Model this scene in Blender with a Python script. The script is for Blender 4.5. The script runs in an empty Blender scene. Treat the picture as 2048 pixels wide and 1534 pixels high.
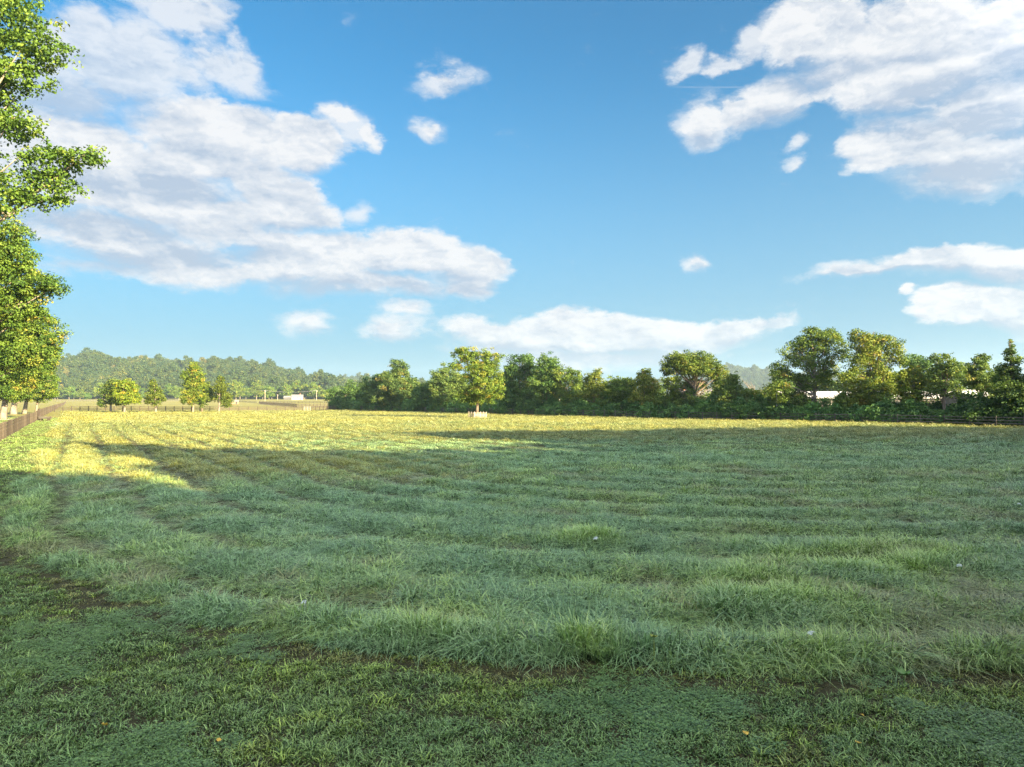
import bpy, math, random
import numpy as np
from mathutils import Vector

R = math.radians
scene = bpy.context.scene
COL = scene.collection

# ------------------------------------------------------------------ camera
CAM_H = 3.2
F_PX = 1365.0
PITCH = math.atan((799.0 - 767.0) / F_PX)
cam_data = bpy.data.cameras.new('camera')
cam = bpy.data.objects.new('camera', cam_data)
COL.objects.link(cam)
cam_data.sensor_width = 36.0
cam_data.lens = 36.0 * F_PX / 2048.0
cam_data.clip_start = 0.1
cam_data.clip_end = 12000.0
cam.location = (0.0, 0.0, CAM_H)
cam.rotation_euler = (R(90) + PITCH, 0, 0)
scene.camera = cam

# ------------------------------------------------------------------ light
SUN_AZ = R(131.0)          # clockwise from +Y seen from above: behind the camera, to the east
SUN_EL = R(18.0)
S_H = np.array([math.sin(SUN_AZ), math.cos(SUN_AZ)])      # horizontal direction towards the sun
S_DIR = Vector((S_H[0] * math.cos(SUN_EL), S_H[1] * math.cos(SUN_EL), math.sin(SUN_EL)))

sun_data = bpy.data.lights.new('sun', 'SUN')
sun_data.energy = 4.4
sun_data.angle = R(0.6)
sun_data.color = (1.0, 0.765, 0.43)
sun = bpy.data.objects.new('sun', sun_data)
sun.rotation_euler = (-S_DIR).to_track_quat('-Z', 'Y').to_euler()
sun.location = (60, -60, 60)
COL.objects.link(sun)

scene.view_settings.view_transform = 'Standard'
scene.view_settings.look = 'None'
scene.view_settings.gamma = 1.0
scene.view_settings.exposure = 2.85
scene.view_settings.use_curve_mapping = False

scene.cycles.use_denoising = True
scene.cycles.denoiser = 'OPENIMAGEDENOISE'
scene.cycles.denoising_prefilter = 'NONE'      # keeps the fine blades of the grass
scene.cycles.denoising_input_passes = 'RGB_ALBEDO_NORMAL'
SKY_STRENGTH = 0.05


def px_dir(X, Y):
    """direction in the world of a point of the 2048-wide photograph"""
    dx = (X - 1024.0) / F_PX
    dz = (767.0 - Y) / F_PX
    c, s = math.cos(PITCH), math.sin(PITCH)
    v = np.array([dx, c - dz * s, s + dz * c])
    return v / np.linalg.norm(v)


def px_azel(X, Y):
    v = px_dir(X, Y)
    return math.atan2(v[0], v[1]), math.asin(v[2])


def build_world():
    w = bpy.data.worlds.new('World')
    scene.world = w
    w.use_nodes = True
    nt = w.node_tree
    N, L = nt.nodes, nt.links
    N.clear()

    def node(t, **kw):
        n = N.new(t)
        for k, v in kw.items():
            setattr(n, k, v)
        return n

    def setin(n, i, v):
        if isinstance(v, bpy.types.NodeSocket):
            L.new(v, n.inputs[i])
        else:
            n.inputs[i].default_value = v

    def M(op, a, b=0.0, c=0.0, clamp=False):
        n = node('ShaderNodeMath', operation=op, use_clamp=clamp)
        setin(n, 0, a); setin(n, 1, b)
        if op in ('SMOOTH_MAX', 'MULTIPLY_ADD', 'SMOOTH_MIN'):
            setin(n, 2, c)
        return n.outputs[0]

    def V(op, a, b=(0, 0, 0)):
        n = node('ShaderNodeVectorMath', operation=op)
        setin(n, 0, a)
        if op == 'SCALE':
            setin(n, 3, b)
        else:
            setin(n, 1, b)
        return n.outputs[0]

    def smooth(x, a, b, lo=0.0, hi=1.0):
        n = node('ShaderNodeMapRange', interpolation_type='SMOOTHSTEP', clamp=True)
        setin(n, 0, x); setin(n, 1, a); setin(n, 2, b); setin(n, 3, lo); setin(n, 4, hi)
        return n.outputs[0]

    def noise(vec, scale, detail, rough=0.55, col=False, lac=2.0):
        n = node('ShaderNodeTexNoise')
        n.noise_dimensions = '3D'
        setin(n, 'Vector', vec)
        n.inputs['Scale'].default_value = scale
        n.inputs['Detail'].default_value = detail
        n.inputs['Roughness'].default_value = rough
        n.inputs['Lacunarity'].default_value = lac
        return n.outputs['Color'] if col else n.outputs[0]

    sky = node('ShaderNodeTexSky', sky_type='NISHITA')
    sky.sun_disc = False
    sky.sun_elevation = SUN_EL
    sky.sun_rotation = SUN_AZ
    sky.altitude = 200.0
    sky.air_density = 1.0
    sky.dust_density = 0.3
    sky.ozone_density = 2.0

    tc = node('ShaderNodeTexCoord')
    D = tc.outputs['Generated']
    sep = node('ShaderNodeSeparateXYZ')
    L.new(D, sep.inputs[0])
    az = M('ARCTAN2', sep.outputs[0], sep.outputs[1])
    el = M('ARCSINE', sep.outputs[2])
    cmb = node('ShaderNodeCombineXYZ')
    L.new(az, cmb.inputs[0]); L.new(el, cmb.inputs[1])
    P = cmb.outputs[0]

    # vertical stretch makes the billows wider than tall
    Ds = V('MULTIPLY', D, (1.0, 1.0, 1.7))
    warp1 = V('SCALE', V('SUBTRACT', noise(Ds, 5.0, 1.0, 0.5, True), (0.5, 0.5, 0.5)), 0.10)
    warp2 = V('SCALE', V('SUBTRACT', noise(Ds, 26.0, 4.0, 0.66, True), (0.5, 0.5, 0.5)), 0.040)
    W = V('ADD', warp1, warp2)
    W = V('MULTIPLY', W, (1.0, 0.75, 0.0))
    Pw = V('ADD', P, W)

    def field(vec, blobs):
        acc = None
        for bl in blobs:
            X, Y, rx, ry = bl[:4]
            wt = bl[4] if len(bl) > 4 else 1.0
            a, e = px_azel(X, Y)
            mp = node('ShaderNodeMapping', vector_type='TEXTURE')
            L.new(vec, mp.inputs[0])
            mp.inputs[1].default_value = (a, e, 0)
            k = 1.0 / F_PX
            ca = math.cos(math.atan((X - 1024) / F_PX))
            mp.inputs[3].default_value = (rx * k * ca * ca * 1.25, ry * k * ca * 1.25, 1.0)
            g = node('ShaderNodeTexGradient', gradient_type='SPHERICAL')
            L.new(mp.outputs[0], g.inputs[0])
            o = g.outputs[1]
            if wt != 1.0:
                o = M('MULTIPLY', o, wt)
            acc = o if acc is None else M('MAXIMUM', acc, o)
        return acc if acc is not None else 0.0

    solid = [
        # large bank upper left
        (130, 300, 260, 90), (400, 275, 240, 75), (590, 285, 105, 52), (300, 370, 330, 80), (540, 390, 90, 55),
        (685, 238, 70, 30, .62), (738, 275, 36, 36, .55), (560, 440, 120, 60), (200, 460, 260, 75), (420, 330, 200, 50), (430, 450, 160, 60), (380, 420, 260, 60),
        # its lower deck
        (330, 520, 260, 60), (600, 530, 220, 68), (830, 520, 160, 60), (935, 545, 90, 55), (760, 580, 210, 34), (930, 585, 60, 26),
        # small ones
        (632, 640, 54, 24, .50), (825, 630, 50, 15, .40), (775, 668, 86, 22, .44), (906, 162, 76, 26, .50), (880, 266, 42, 18, .42), (1382, 527, 36, 19, .52),
        # long bank on the skyline
        (1240, 660, 300, 46), (1060, 672, 170, 38), (1430, 660, 130, 38), (1180, 705, 300, 40, .9), (1000, 690, 110, 30, .8),
        # upper right
        (1640, 70, 140, 85), (1830, 70, 200, 100), (2000, 80, 180, 100), (1560, 195, 85, 55), (1425, 230, 56, 42, .8), (1500, 215, 60, 30),
        (1720, 130, 190, 60), (1850, 160, 230, 60), (1900, 262, 210, 46), (1780, 205, 130, 55), (1960, 210, 190, 80), (1800, 300, 130, 50), (1960, 320, 230, 62), (2120, 300, 150, 90),
        # middle right
        (1890, 532, 200, 44), (1735, 552, 140, 22, .85), (2040, 528, 170, 52), (1900, 618, 100, 42), (2020, 625, 120, 46), (1798, 602, 26, 18, .55),
        (2240, 120, 200, 160), (2260, 560, 180, 60), (-160, 380, 260, 150),
    ]
    wisp = [
        (250, 150, 200, 90), (90, 200, 200, 100), (420, 140, 120, 50), (350, 25, 110, 45), (150, 90, 130, 60), (470, 130, 60, 45),
        (1375, 132, 50, 28), (1450, 128, 70, 20), (1500, 100, 40, 30), (1605, 292, 24, 22, .7), (1606, 332, 30, 16, .7), 
        (700, 425, 44, 40, .6), (1540, 645, 70, 20), (1170, 705, 340, 36), (300, 550, 240, 26),
        (632, 640, 60, 30, .8), (825, 630, 56, 20, .7), (775, 668, 100, 28, .8), (906, 164, 90, 30, .8), (865, 268, 60, 24, .7), (1378, 528, 46, 22, .8),
        (690, 250, 80, 45), (1425, 230, 70, 56), (1700, 550, 120, 22), (1500, 215, 80, 44), (-120, 120, 220, 120),
    ]
    darks = [
        # grey bases and layers in the shade of the cloud above
        (190, 448, 330, 44), (330, 372, 280, 30, .8), (120, 520, 240, 40, .9), (650, 594, 300, 32), (440, 512, 200, 22, .8), (880, 590, 120, 24),
        (560, 470, 130, 22, .6), (860, 562, 150, 20, .6), (620, 335, 90, 22, .5), (420, 320, 160, 26, .5),
        (150, 220, 260, 60, .6), (250, 150, 150, 40, .4),
        (1930, 350, 280, 38), (1960, 155, 200, 45), (1640, 145, 130, 32), (1880, 250, 220, 22), (1190, 712, 360, 34), (1430, 676, 130, 16, .8),
        (1950, 562, 220, 22), (1980, 655, 140, 20), (1780, 560, 150, 12), (2000, 250, 130, 30), (1560, 235, 90, 26, .8), (1420, 258, 50, 18, .7),
        (1780, 240, 130, 22, .8), (1800, 110, 180, 20, .5), (632, 656, 50, 12, .6), (775, 684, 80, 12, .7), (910, 180, 70, 12, .6), (1382, 540, 34, 9, .6),
        (1060, 690, 180, 18, .8), (2240, 180, 200, 100), (-160, 440, 260, 80),
    ]
    nz = noise(V('ADD', Ds, W), 12.0, 7.0, 0.58)
    nzc = M('SUBTRACT', nz, 0.5)
    # the same billow noise a little further towards the sun: their difference is the relief of the billows
    nz2 = noise(V('ADD', V('ADD', Ds, W), (0.016, -0.006, 0.026)), 12.0, 4.0, 0.58)
    relief = M('SUBTRACT', nz, nz2)
    fine = noise(V('ADD', Ds, W), 46.0, 4.0, 0.6)
    fine2 = noise(V('ADD', V('ADD', Ds, W), (0.004, -0.002, 0.007)), 46.0, 2.0, 0.6)
    relief = M('MULTIPLY_ADD', M('SUBTRACT', fine, fine2), 0.55, relief)
    nzc = M('MULTIPLY_ADD', M('SUBTRACT', fine, 0.5), 0.35, nzc)
    K = 1.0 / SKY_STRENGTH * 0.147

    # the clear sky: Nishita, with the pale blue band that moist morning air gives the horizon
    tint = node('ShaderNodeMix', data_type='RGBA', blend_type='MULTIPLY')
    tint.inputs['Factor'].default_value = 1.0
    L.new(sky.outputs[0], tint.inputs['A'])
    dot = node('ShaderNodeVectorMath', operation='DOT_PRODUCT')
    L.new(D, dot.inputs[0]); dot.inputs[1].default_value = S_DIR
    sunward = dot.outputs['Value']
    tb = node('ShaderNodeMix', data_type='RGBA')
    L.new(smooth(sunward, 0.0, 0.6), tb.inputs['Factor'])
    tb.inputs['A'].default_value = (0.118, 0.455, 0.575, 1)
    tb.inputs['B'].default_value = (0.80, 0.92, 1.0, 1)  # unseen sun-side sky kept brighter to lift the shade
    L.new(tb.outputs['Result'], tint.inputs['B'])
    band = node('ShaderNodeMix', data_type='RGBA')
    L.new(M('MULTIPLY', smooth(el, -0.04, 0.50, 0.96, 0.0), smooth(sunward, 0.15, 0.75, 1.0, 0.0)), band.inputs['Factor'])
    L.new(tint.outputs['Result'], band.inputs['A'])
    band.inputs['B'].default_value = (0.262 * K, 0.455 * K, 0.615 * K, 1)
    clear = band.outputs['Result']

    # faint old vapour trail
    a0, e0 = px_azel(1320, 173); a1, e1 = px_azel(1490, 174)
    ec = M('MULTIPLY_ADD', az, (e1 - e0) / (a1 - a0), e0 - a0 * (e1 - e0) / (a1 - a0))
    trail = M('MULTIPLY', smooth(M('ABSOLUTE', M('SUBTRACT', el, ec)), 0.0004, 0.0014, 1.0, 0.0),
              M('MULTIPLY', smooth(az, a0, a0 + 0.05), smooth(az, a1 - 0.01, a1 + 0.02, 1.0, 0.0)))

    def background(f, fw, dark, with_trail=False):
        v = M('MULTIPLY_ADD', nzc, 0.72, f)
        alpha = smooth(v, 0.15, M('ADD', 0.40, smooth(dark, 0.0, 0.5, 0.0, 0.34)))
        if fw is not None:
            vw = M('MULTIPLY_ADD', nzc, 1.2, fw)
            alpha = M('MAXIMUM', alpha, M('MULTIPLY', smooth(vw, 0.14, 0.66), 0.82))
        if with_trail:
            alpha = M('MAXIMUM', alpha, M('MULTIPLY', trail, 0.16))
        shade = M('MULTIPLY', smooth(M('MULTIPLY_ADD', nzc, 0.45, dark), 0.0, 0.60), 1.0)
        lit = M('SUBTRACT', 1.0, shade, clamp=True)
        lit = M('MULTIPLY_ADD', relief, 2.3, M('MULTIPLY_ADD', lit, 0.70, 0.06), clamp=True)
        lit = M('ADD', lit, smooth(v, 0.22, 0.50, 0.22, 0.0), clamp=True)
        mixc = node('ShaderNodeMix', data_type='RGBA')
        L.new(lit, mixc.inputs['Factor'])
        mixc.inputs['A'].default_value = (0.44 * K, 0.53 * K, 0.67 * K, 1)
        mixc.inputs['B'].default_value = (0.86 * K, 0.865 * K, 0.885 * K, 1)
        mixs = node('ShaderNodeMix', data_type='RGBA')
        L.new(M('MULTIPLY', alpha, 0.97), mixs.inputs['Factor'])
        L.new(clear, mixs.inputs['A'])
        # clouds scatter most of their light forwards: those round the sun are brighter, raised further to fill the shade
        L.new(V('SCALE', mixc.outputs['Result'], smooth(sunward, -0.05, 0.8, 1.0, 4.6)), mixs.inputs['B'])
        bg = node('ShaderNodeBackground')
        bg.inputs['Strength'].default_value = SKY_STRENGTH
        L.new(mixs.outputs['Result'], bg.inputs['Color'])
        return bg.outputs[0]

    def near(blobs, x0, x1):
        return [b for b in blobs if b[0] + b[2] * 1.3 + 130 > x0 and b[0] - b[2] * 1.3 - 130 < x1]

    cuts = [-900, 420, 760, 1150, 1640, 2900]
    shader = None
    for i in range(5):
        x0, x1 = cuts[i], cuts[i + 1]
        sh = background(field(Pw, near(solid, x0, x1)), field(Pw, near(wisp, x0, x1)),
                        field(V('ADD', P, V('SCALE', W, 0.9)), near(darks, x0, x1)), x0 > 1000)
        if shader is None:
            shader = sh
        else:
            ms = node('ShaderNodeMixShader')
            L.new(M('GREATER_THAN', az, px_azel(x0, 767)[0]), ms.inputs[0])
            L.new(shader, ms.inputs[1]); L.new(sh, ms.inputs[2])
            shader = ms.outputs[0]
    # everywhere outside the picture the same kind of broken cumulus goes on, thickened for more fill light
    big = noise(V('ADD', D, (3.1, 1.7, 0.4)), 2.6, 3.0, 0.5)
    f_out = M('MULTIPLY', M('MULTIPLY', smooth(big, 0.38, 0.60), 0.85), smooth(el, 0.0, 0.12))
    outside = background(f_out, None, smooth(big, 0.6, 0.8, 0.0, 0.45))
    away = M('MAXIMUM', smooth(M('ABSOLUTE', az), 0.80, 1.10), smooth(el, 0.66, 0.90))
    ms = node('ShaderNodeMixShader')
    L.new(away, ms.inputs[0]); L.new(shader, ms.inputs[1]); L.new(outside, ms.inputs[2])
    out = node('ShaderNodeOutputWorld')
    L.new(ms.outputs[0], out.inputs['Surface'])
    w.cycles.sampling_method = 'MANUAL'
    w.cycles.sample_map_resolution = 1024


build_world()

# ------------------------------------------------------------------ helpers
def hash01(ix, iy, seed):
    h = (ix.astype(np.int64) * 374761393 + iy.astype(np.int64) * 668265263 + seed * 1442695041) & 0xFFFFFFFF
    h = ((h ^ (h >> 13)) * 1274126177) & 0xFFFFFFFF
    h = ((h ^ (h >> 16)) * 2246822519) & 0xFFFFFFFF
    return ((h ^ (h >> 15)) & 0xFFFFFF) / float(0xFFFFFF)


def vnoise(x, y, seed=0):
    x = np.asarray(x, float); y = np.asarray(y, float)
    ix, iy = np.floor(x), np.floor(y)
    fx, fy = x - ix, y - iy
    ux, uy = fx * fx * (3 - 2 * fx), fy * fy * (3 - 2 * fy)
    ix, iy = ix.astype(np.int64), iy.astype(np.int64)
    a, b = hash01(ix, iy, seed), hash01(ix + 1, iy, seed)
    c, d = hash01(ix, iy + 1, seed), hash01(ix + 1, iy + 1, seed)
    return (a * (1 - ux) + b * ux) * (1 - uy) + (c * (1 - ux) + d * ux) * uy


def fbm(x, y, seed=0, octv=4, gain=0.5):
    x = np.asarray(x, float); y = np.asarray(y, float)
    s, amp, tot, f = 0.0, 1.0, 0.0, 1.0
    for o in range(octv):
        s = s + amp * vnoise(x * f + 17.3 * o, y * f - 9.1 * o, seed + o)
        tot += amp; amp *= gain; f *= 2.03
    return s / tot


def sstep(x, a, b):
    t = np.clip((np.asarray(x, float) - a) / (b - a), 0, 1)
    return t * t * (3 - 2 * t)


def gp(X, Y, z=0.0):
    """point of the ground plane z that the photograph shows at pixel X, Y (2048 wide)"""
    v = px_dir(X, Y)
    t = (z - CAM_H) / v[2]
    return np.array([v[0] * t, v[1] * t, z])


def at_px(X, y, Y=None):
    """x (and z) of pixel X, Y at distance y"""
    v = px_dir(X, 799 if Y is None else Y)
    return v[0] / v[1] * y, CAM_H + v[2] / v[1] * y


def tag(o, label=None, cat=None, group=None, kind=None):
    if label: o['label'] = label
    if cat: o['category'] = cat
    if group: o['group'] = group
    if kind: o['kind'] = kind
    return o


def link(o, parent=None):
    COL.objects.link(o)
    if parent is not None:
        o.parent = parent
    return o


def empty(name, loc, rz=0.0):
    o = bpy.data.objects.new(name, None)
    o.empty_display_size = 0.5
    o.location = loc
    o.rotation_euler = (0, 0, rz)
    return link(o)


def mesh_from(name, verts, faces, mat=None, smooth=False, tint=None):
    me = bpy.data.meshes.new(name)
    verts = np.asarray(verts, np.float32)
    if isinstance(faces, np.ndarray):
        nf, k = faces.shape
        me.vertices.add(len(verts)); me.vertices.foreach_set('co', verts.ravel())
        me.loops.add(nf * k); me.loops.foreach_set('vertex_index', faces.astype(np.int32).ravel())
        me.polygons.add(nf)
        me.polygons.foreach_set('loop_start', np.arange(0, nf * k, k, dtype=np.int32))
        me.update(calc_edges=True)
    else:
        me.from_pydata([tuple(v) for v in verts], [], faces)
        me.update()
    if smooth:
        me.polygons.foreach_set('use_smooth', np.ones(len(me.polygons), bool))
    if tint is not None:
        a = me.attributes.new('tint', 'FLOAT', 'FACE')
        a.data.foreach_set('value', np.asarray(tint, np.float32))
    if mat is not None:
        me.materials.append(mat)
    return me


class MB:
    """collects boxes, tubes and polygons for ONE mesh"""
    def __init__(self):
        self.v, self.f = [], []

    def box(self, c, s, rz=0.0, rx=0.0):
        hx, hy, hz = s[0] / 2, s[1] / 2, s[2] / 2
        b = len(self.v)
        ca, sa = math.cos(rz), math.sin(rz)
        for dz in (-hz, hz):
            for dx, dy in ((-hx, -hy), (hx, -hy), (hx, hy), (-hx, hy)):
                self.v.append((c[0] + dx * ca - dy * sa, c[1] + dx * sa + dy * ca, c[2] + dz))
        for q in ((0, 3, 2, 1), (4, 5, 6, 7), (0, 1, 5, 4), (1, 2, 6, 5), (2, 3, 7, 6), (3, 0, 4, 7)):
            self.f.append(tuple(b + i for i in q))
        return self

    def tube(self, pts, rads, n=6, cap=True):
        pts = [np.asarray(p, float) for p in pts]
        b = len(self.v)
        for i, p in enumerate(pts):
            t = pts[min(i + 1, len(pts) - 1)] - pts[max(i - 1, 0)]
            t = t / (np.linalg.norm(t) + 1e-9)
            u = np.cross(t, (0.31, 0.95, 0.05) if abs(t[1]) < 0.9 else (1, 0, 0)); u /= np.linalg.norm(u) + 1e-9
            w = np.cross(t, u)
            for k in range(n):
                a = 2 * math.pi * k / n
                self.v.append(tuple(p + rads[i] * (math.cos(a) * u + math.sin(a) * w)))
        for i in range(len(pts) - 1):
            for k in range(n):
                k2 = (k + 1) % n
                self.f.append((b + i * n + k, b + i * n + k2, b + (i + 1) * n + k2, b + (i + 1) * n + k))
        if cap:
            self.f.append(tuple(b + k for k in range(n))[::-1])
            e = b + (len(pts) - 1) * n
            self.f.append(tuple(e + k for k in range(n)))
        return self

    def poly(self, pts):
        b = len(self.v)
        self.v += [tuple(p) for p in pts]
        self.f.append(tuple(range(b, b + len(pts))))
        return self

    def mesh(self, name, mat, smooth=False):
        return mesh_from(name, self.v, self.f, mat, smooth)

    def build(self, name, mat, parent=None, smooth=False):
        return link(bpy.data.objects.new(name, self.mesh(name, mat, smooth)), parent)


# ------------------------------------------------------------------ materials
def new_mat(name):
    m = bpy.data.materials.new(name)
    m.use_nodes = True
    nt = m.node_tree
    return m, nt, nt.nodes, nt.links, nt.nodes['Principled BSDF']


def ramp(N, L, fac, stops):
    r = N.new('ShaderNodeValToRGB')
    L.new(fac, r.inputs[0])
    e = r.color_ramp.elements
    while len(e) < len(stops):
        e.new(0.5)
    for i, (p, c) in enumerate(stops):
        e[i].position = p; e[i].color = (*c, 1)
    return r.outputs[0]


def noise_node(N, L, vec, scale, detail=4, rough=0.55):
    n = N.new('ShaderNodeTexNoise')
    n.inputs['Scale'].default_value = scale; n.inputs['Detail'].default_value = detail
    n.inputs['Roughness'].default_value = rough
    L.new(vec, n.inputs['Vector'])
    return n.outputs[0]


def mixcol(N, L, f, a, b, mode='MIX'):
    n = N.new('ShaderNodeMix'); n.data_type = 'RGBA'; n.blend_type = mode
    for k, v in (('Factor', f), ('A', a), ('B', b)):
        if isinstance(v, bpy.types.NodeSocket): L.new(v, n.inputs[k])
        elif isinstance(v, tuple): n.inputs[k].default_value = (*v, 1)
        else: n.inputs[k].default_value = v
    return n.outputs['Result']


def leaf_material(name, stops, trans=0.25, rough=0.62, instanced=False):
    m, nt, N, L, P = new_mat(name)
    at = N.new('ShaderNodeAttribute'); at.attribute_name = 'tint'
    base = ramp(N, L, at.outputs['Fac'], stops)
    if instanced:
        ai = N.new('ShaderNodeAttribute'); ai.attribute_type = 'INSTANCER'; ai.attribute_name = 'hue'
        tone = ramp(N, L, ai.outputs['Fac'], [(0.0, (0.65, 0.85, 0.9)), (0.45, (0.95, 1.0, 0.95)), (0.75, (1.15, 1.12, 0.9)), (0.93, (1.5, 1.25, 0.9)), (1.0, (2.3, 1.55, 1.5))])
    else:
        oi = N.new('ShaderNodeObjectInfo')
        tone = oi.outputs['Color']
    col = mixcol(N, L, 1.0, base, tone, 'MULTIPLY')
    L.new(col, P.inputs['Base Color'])
    P.inputs['Roughness'].default_value = rough
    P.inputs['Specular IOR Level'].default_value = 0.22
    tr = N.new('ShaderNodeBsdfTranslucent')
    L.new(mixcol(N, L, 1.0, col, (1.15, 1.2, 0.7), 'MULTIPLY'), tr.inputs[0])
    mx = N.new('ShaderNodeMixShader'); mx.inputs[0].default_value = trans
    L.new(P.outputs[0], mx.inputs[1]); L.new(tr.outputs[0], mx.inputs[2])
    L.new(mx.outputs[0], N['Material Output'].inputs[0])
    return m


def plain(name, col, rough=0.8, var=0.25, scale=6.0, stretch=(1, 1, 1), metal=0.0, each=0.0):
    m, nt, N, L, P = new_mat(name)
    tc = N.new('ShaderNodeTexCoord')
    mp = N.new('ShaderNodeMapping'); mp.inputs[3].default_value = stretch
    L.new(tc.outputs['Object'], mp.inputs[0])
    n = noise_node(N, L, mp.outputs[0], scale, 5)
    lo = tuple(c * (1 - var) for c in col); hi = tuple(min(1, c * (1 + var)) for c in col)
    c = ramp(N, L, n, [(0.3, lo), (0.7, hi)])
    if each:      # every board and post has weathered in its own way
        oi = N.new('ShaderNodeObjectInfo')
        c = mixcol(N, L, 1.0, c, ramp(N, L, oi.outputs['Random'], [(0.0, (1 - each, 1 - each, 1 - each)), (1.0, (1 + each, 1 + each, 1 + each * 0.9))]), 'MULTIPLY')
    L.new(c, P.inputs['Base Color'])
    P.inputs['Roughness'].default_value = rough
    P.inputs['Metallic'].default_value = metal
    bp = N.new('ShaderNodeBump'); bp.inputs['Strength'].default_value = 0.35; bp.inputs['Distance'].default_value = 0.02
    L.new(n, bp.inputs['Height']); L.new(bp.outputs[0], P.inputs['Normal'])
    return m


LEAF = leaf_material('leaf', [(0.0, (0.028, 0.062, 0.016)), (0.35, (0.066, 0.120, 0.024)), (0.65, (0.112, 0.168, 0.034)), (0.90, (0.18, 0.195, 0.042)), (1.0, (0.24, 0.20, 0.05))])
LEAF_DARK = leaf_material('leaf_dark', [(0.0, (0.036, 0.080, 0.028)), (0.45, (0.082, 0.145, 0.040)), (0.8, (0.135, 0.190, 0.046)), (1.0, (0.20, 0.18, 0.055))], 0.28)
LEAF_FOREST = leaf_material('leaf_forest', [(0.0, (0.018, 0.044, 0.020)), (0.5, (0.056, 0.092, 0.032)), (1.0, (0.130, 0.140, 0.044))], 0.25, instanced=True)
BARK = plain('bark', (0.13, 0.105, 0.08), 0.9, 0.45, 5.0, (1, 1, 0.25))
BARK_PALE = plain('bark_pale', (0.21, 0.185, 0.15), 0.85, 0.5, 2.2, (1, 1, 0.5))
BARK_GREY = plain('bark_grey', (0.16, 0.145, 0.125), 0.9, 0.3, 4.0, (1, 1, 0.3))
FENCE_DARK = plain('fence_dark', (0.050, 0.040, 0.034), 0.85, 0.5, 3.0, (1, 1, 4))
FENCE_BROWN = plain('fence_brown', (0.040, 0.034, 0.027), 0.9, 0.5, 2.5, (1, 1, 4), 0.0, 0.55)
FENCE_GREY = plain('fence_grey', (0.085, 0.082, 0.072), 0.85, 0.4, 2.5, (1, 1, 4), 0.0, 0.4)
WOOD_PALE = plain('wood_pale', (0.27, 0.235, 0.19), 0.8, 0.3, 4.0, (1, 1, 6), 0.0, 0.25)
ROOF_WHITE = plain('roof_white', (0.60, 0.60, 0.60), 0.45, 0.06, 1.5)
WALL_WHITE = plain('wall_white', (0.45, 0.44, 0.41), 0.8, 0.08, 1.0)
WALL_BRICK = plain('wall_brick', (0.34, 0.15, 0.09), 0.9, 0.25, 3.0)
WALL_GREY = plain('wall_grey', (0.075, 0.075, 0.075), 0.8, 0.2, 1.0)
ROOF_GREY = plain('roof_grey', (0.16, 0.16, 0.17), 0.8, 0.25, 2.0)
GLASS_DARK = plain('glass_dark', (0.03, 0.035, 0.04), 0.15, 0.2, 1.0)
POLE = plain('pole_wood', (0.42, 0.36, 0.30), 0.85, 0.3, 3.0, (1, 1, 0.2))
STEEL = plain('steel', (0.40, 0.41, 0.42), 0.5, 0.2, 3.0, (1, 1, 1), 0.4)

# ------------------------------------------------------------------ terrain
FENCE_O = np.array([-39.0, 52.0])                 # a point of the board fence down the left side
FENCE_DIR = np.array([-0.643, 1.0]); FENCE_DIR /= np.linalg.norm(FENCE_DIR)
FENCE_N = np.array([FENCE_DIR[1], -FENCE_DIR[0]])  # into the field

HILL_L = np.array([(-2200, 790), (-1300, 735), (-700, 722), (-300, 712), (0, 714), (130, 714), (180, 708), (232, 702), (300, 712), (345, 716), (400, 716), (445, 713), (490, 716), (535, 726), (590, 742), (640, 750), (690, 759), (760, 776), (860, 792), (1100, 799), (3000, 800)], float)
HILL_R = np.array([(-400, 790), (300, 780), (600, 770), (690, 761), (745, 755), (800, 760), (900, 768), (1180, 765), (1265, 758), (1340, 752), (1400, 735), (1440, 726), (1480, 730), (1530, 738), (1580, 744), (1640, 742), (1800, 746), (2048, 752), (2400, 760), (3400, 790)], float)


def ridge(x, y, prof, y0, y1, ytop, yend, tree_h):
    h_px = np.interp(1024 + F_PX * x / ytop, prof[:, 0], prof[:, 1])
    h = np.maximum((799 - h_px) / F_PX * ytop + CAM_H - tree_h, 0)
    return h * sstep(y, y0, y1) * (1 - 0.7 * sstep(y, ytop + 60, yend))


def ground_z(x, y):
    x = np.asarray(x, float); y = np.asarray(y, float)
    far = np.hypot(x, y)
    z = 3.4 * sstep(y, 430, 720) * sstep(-x, -250, 120)
    z = z + (fbm(x / 34.0, y / 34.0, 5, 3) - 0.5) * 0.30 * sstep(far, 20, 70) * (1 - sstep(far, 900, 1500))
    rough = 1 + 0.25 * (fbm(x / 90.0, y / 90.0, 9, 3) - 0.5)
    z = z + ridge(x, y, HILL_L, 730, 1010, 1040, 1700, 31.0) * rough
    z = z + ridge(x, y, HILL_R, 1500, 2100, 2150, 3200, 34.0) * rough
    return z


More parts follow.
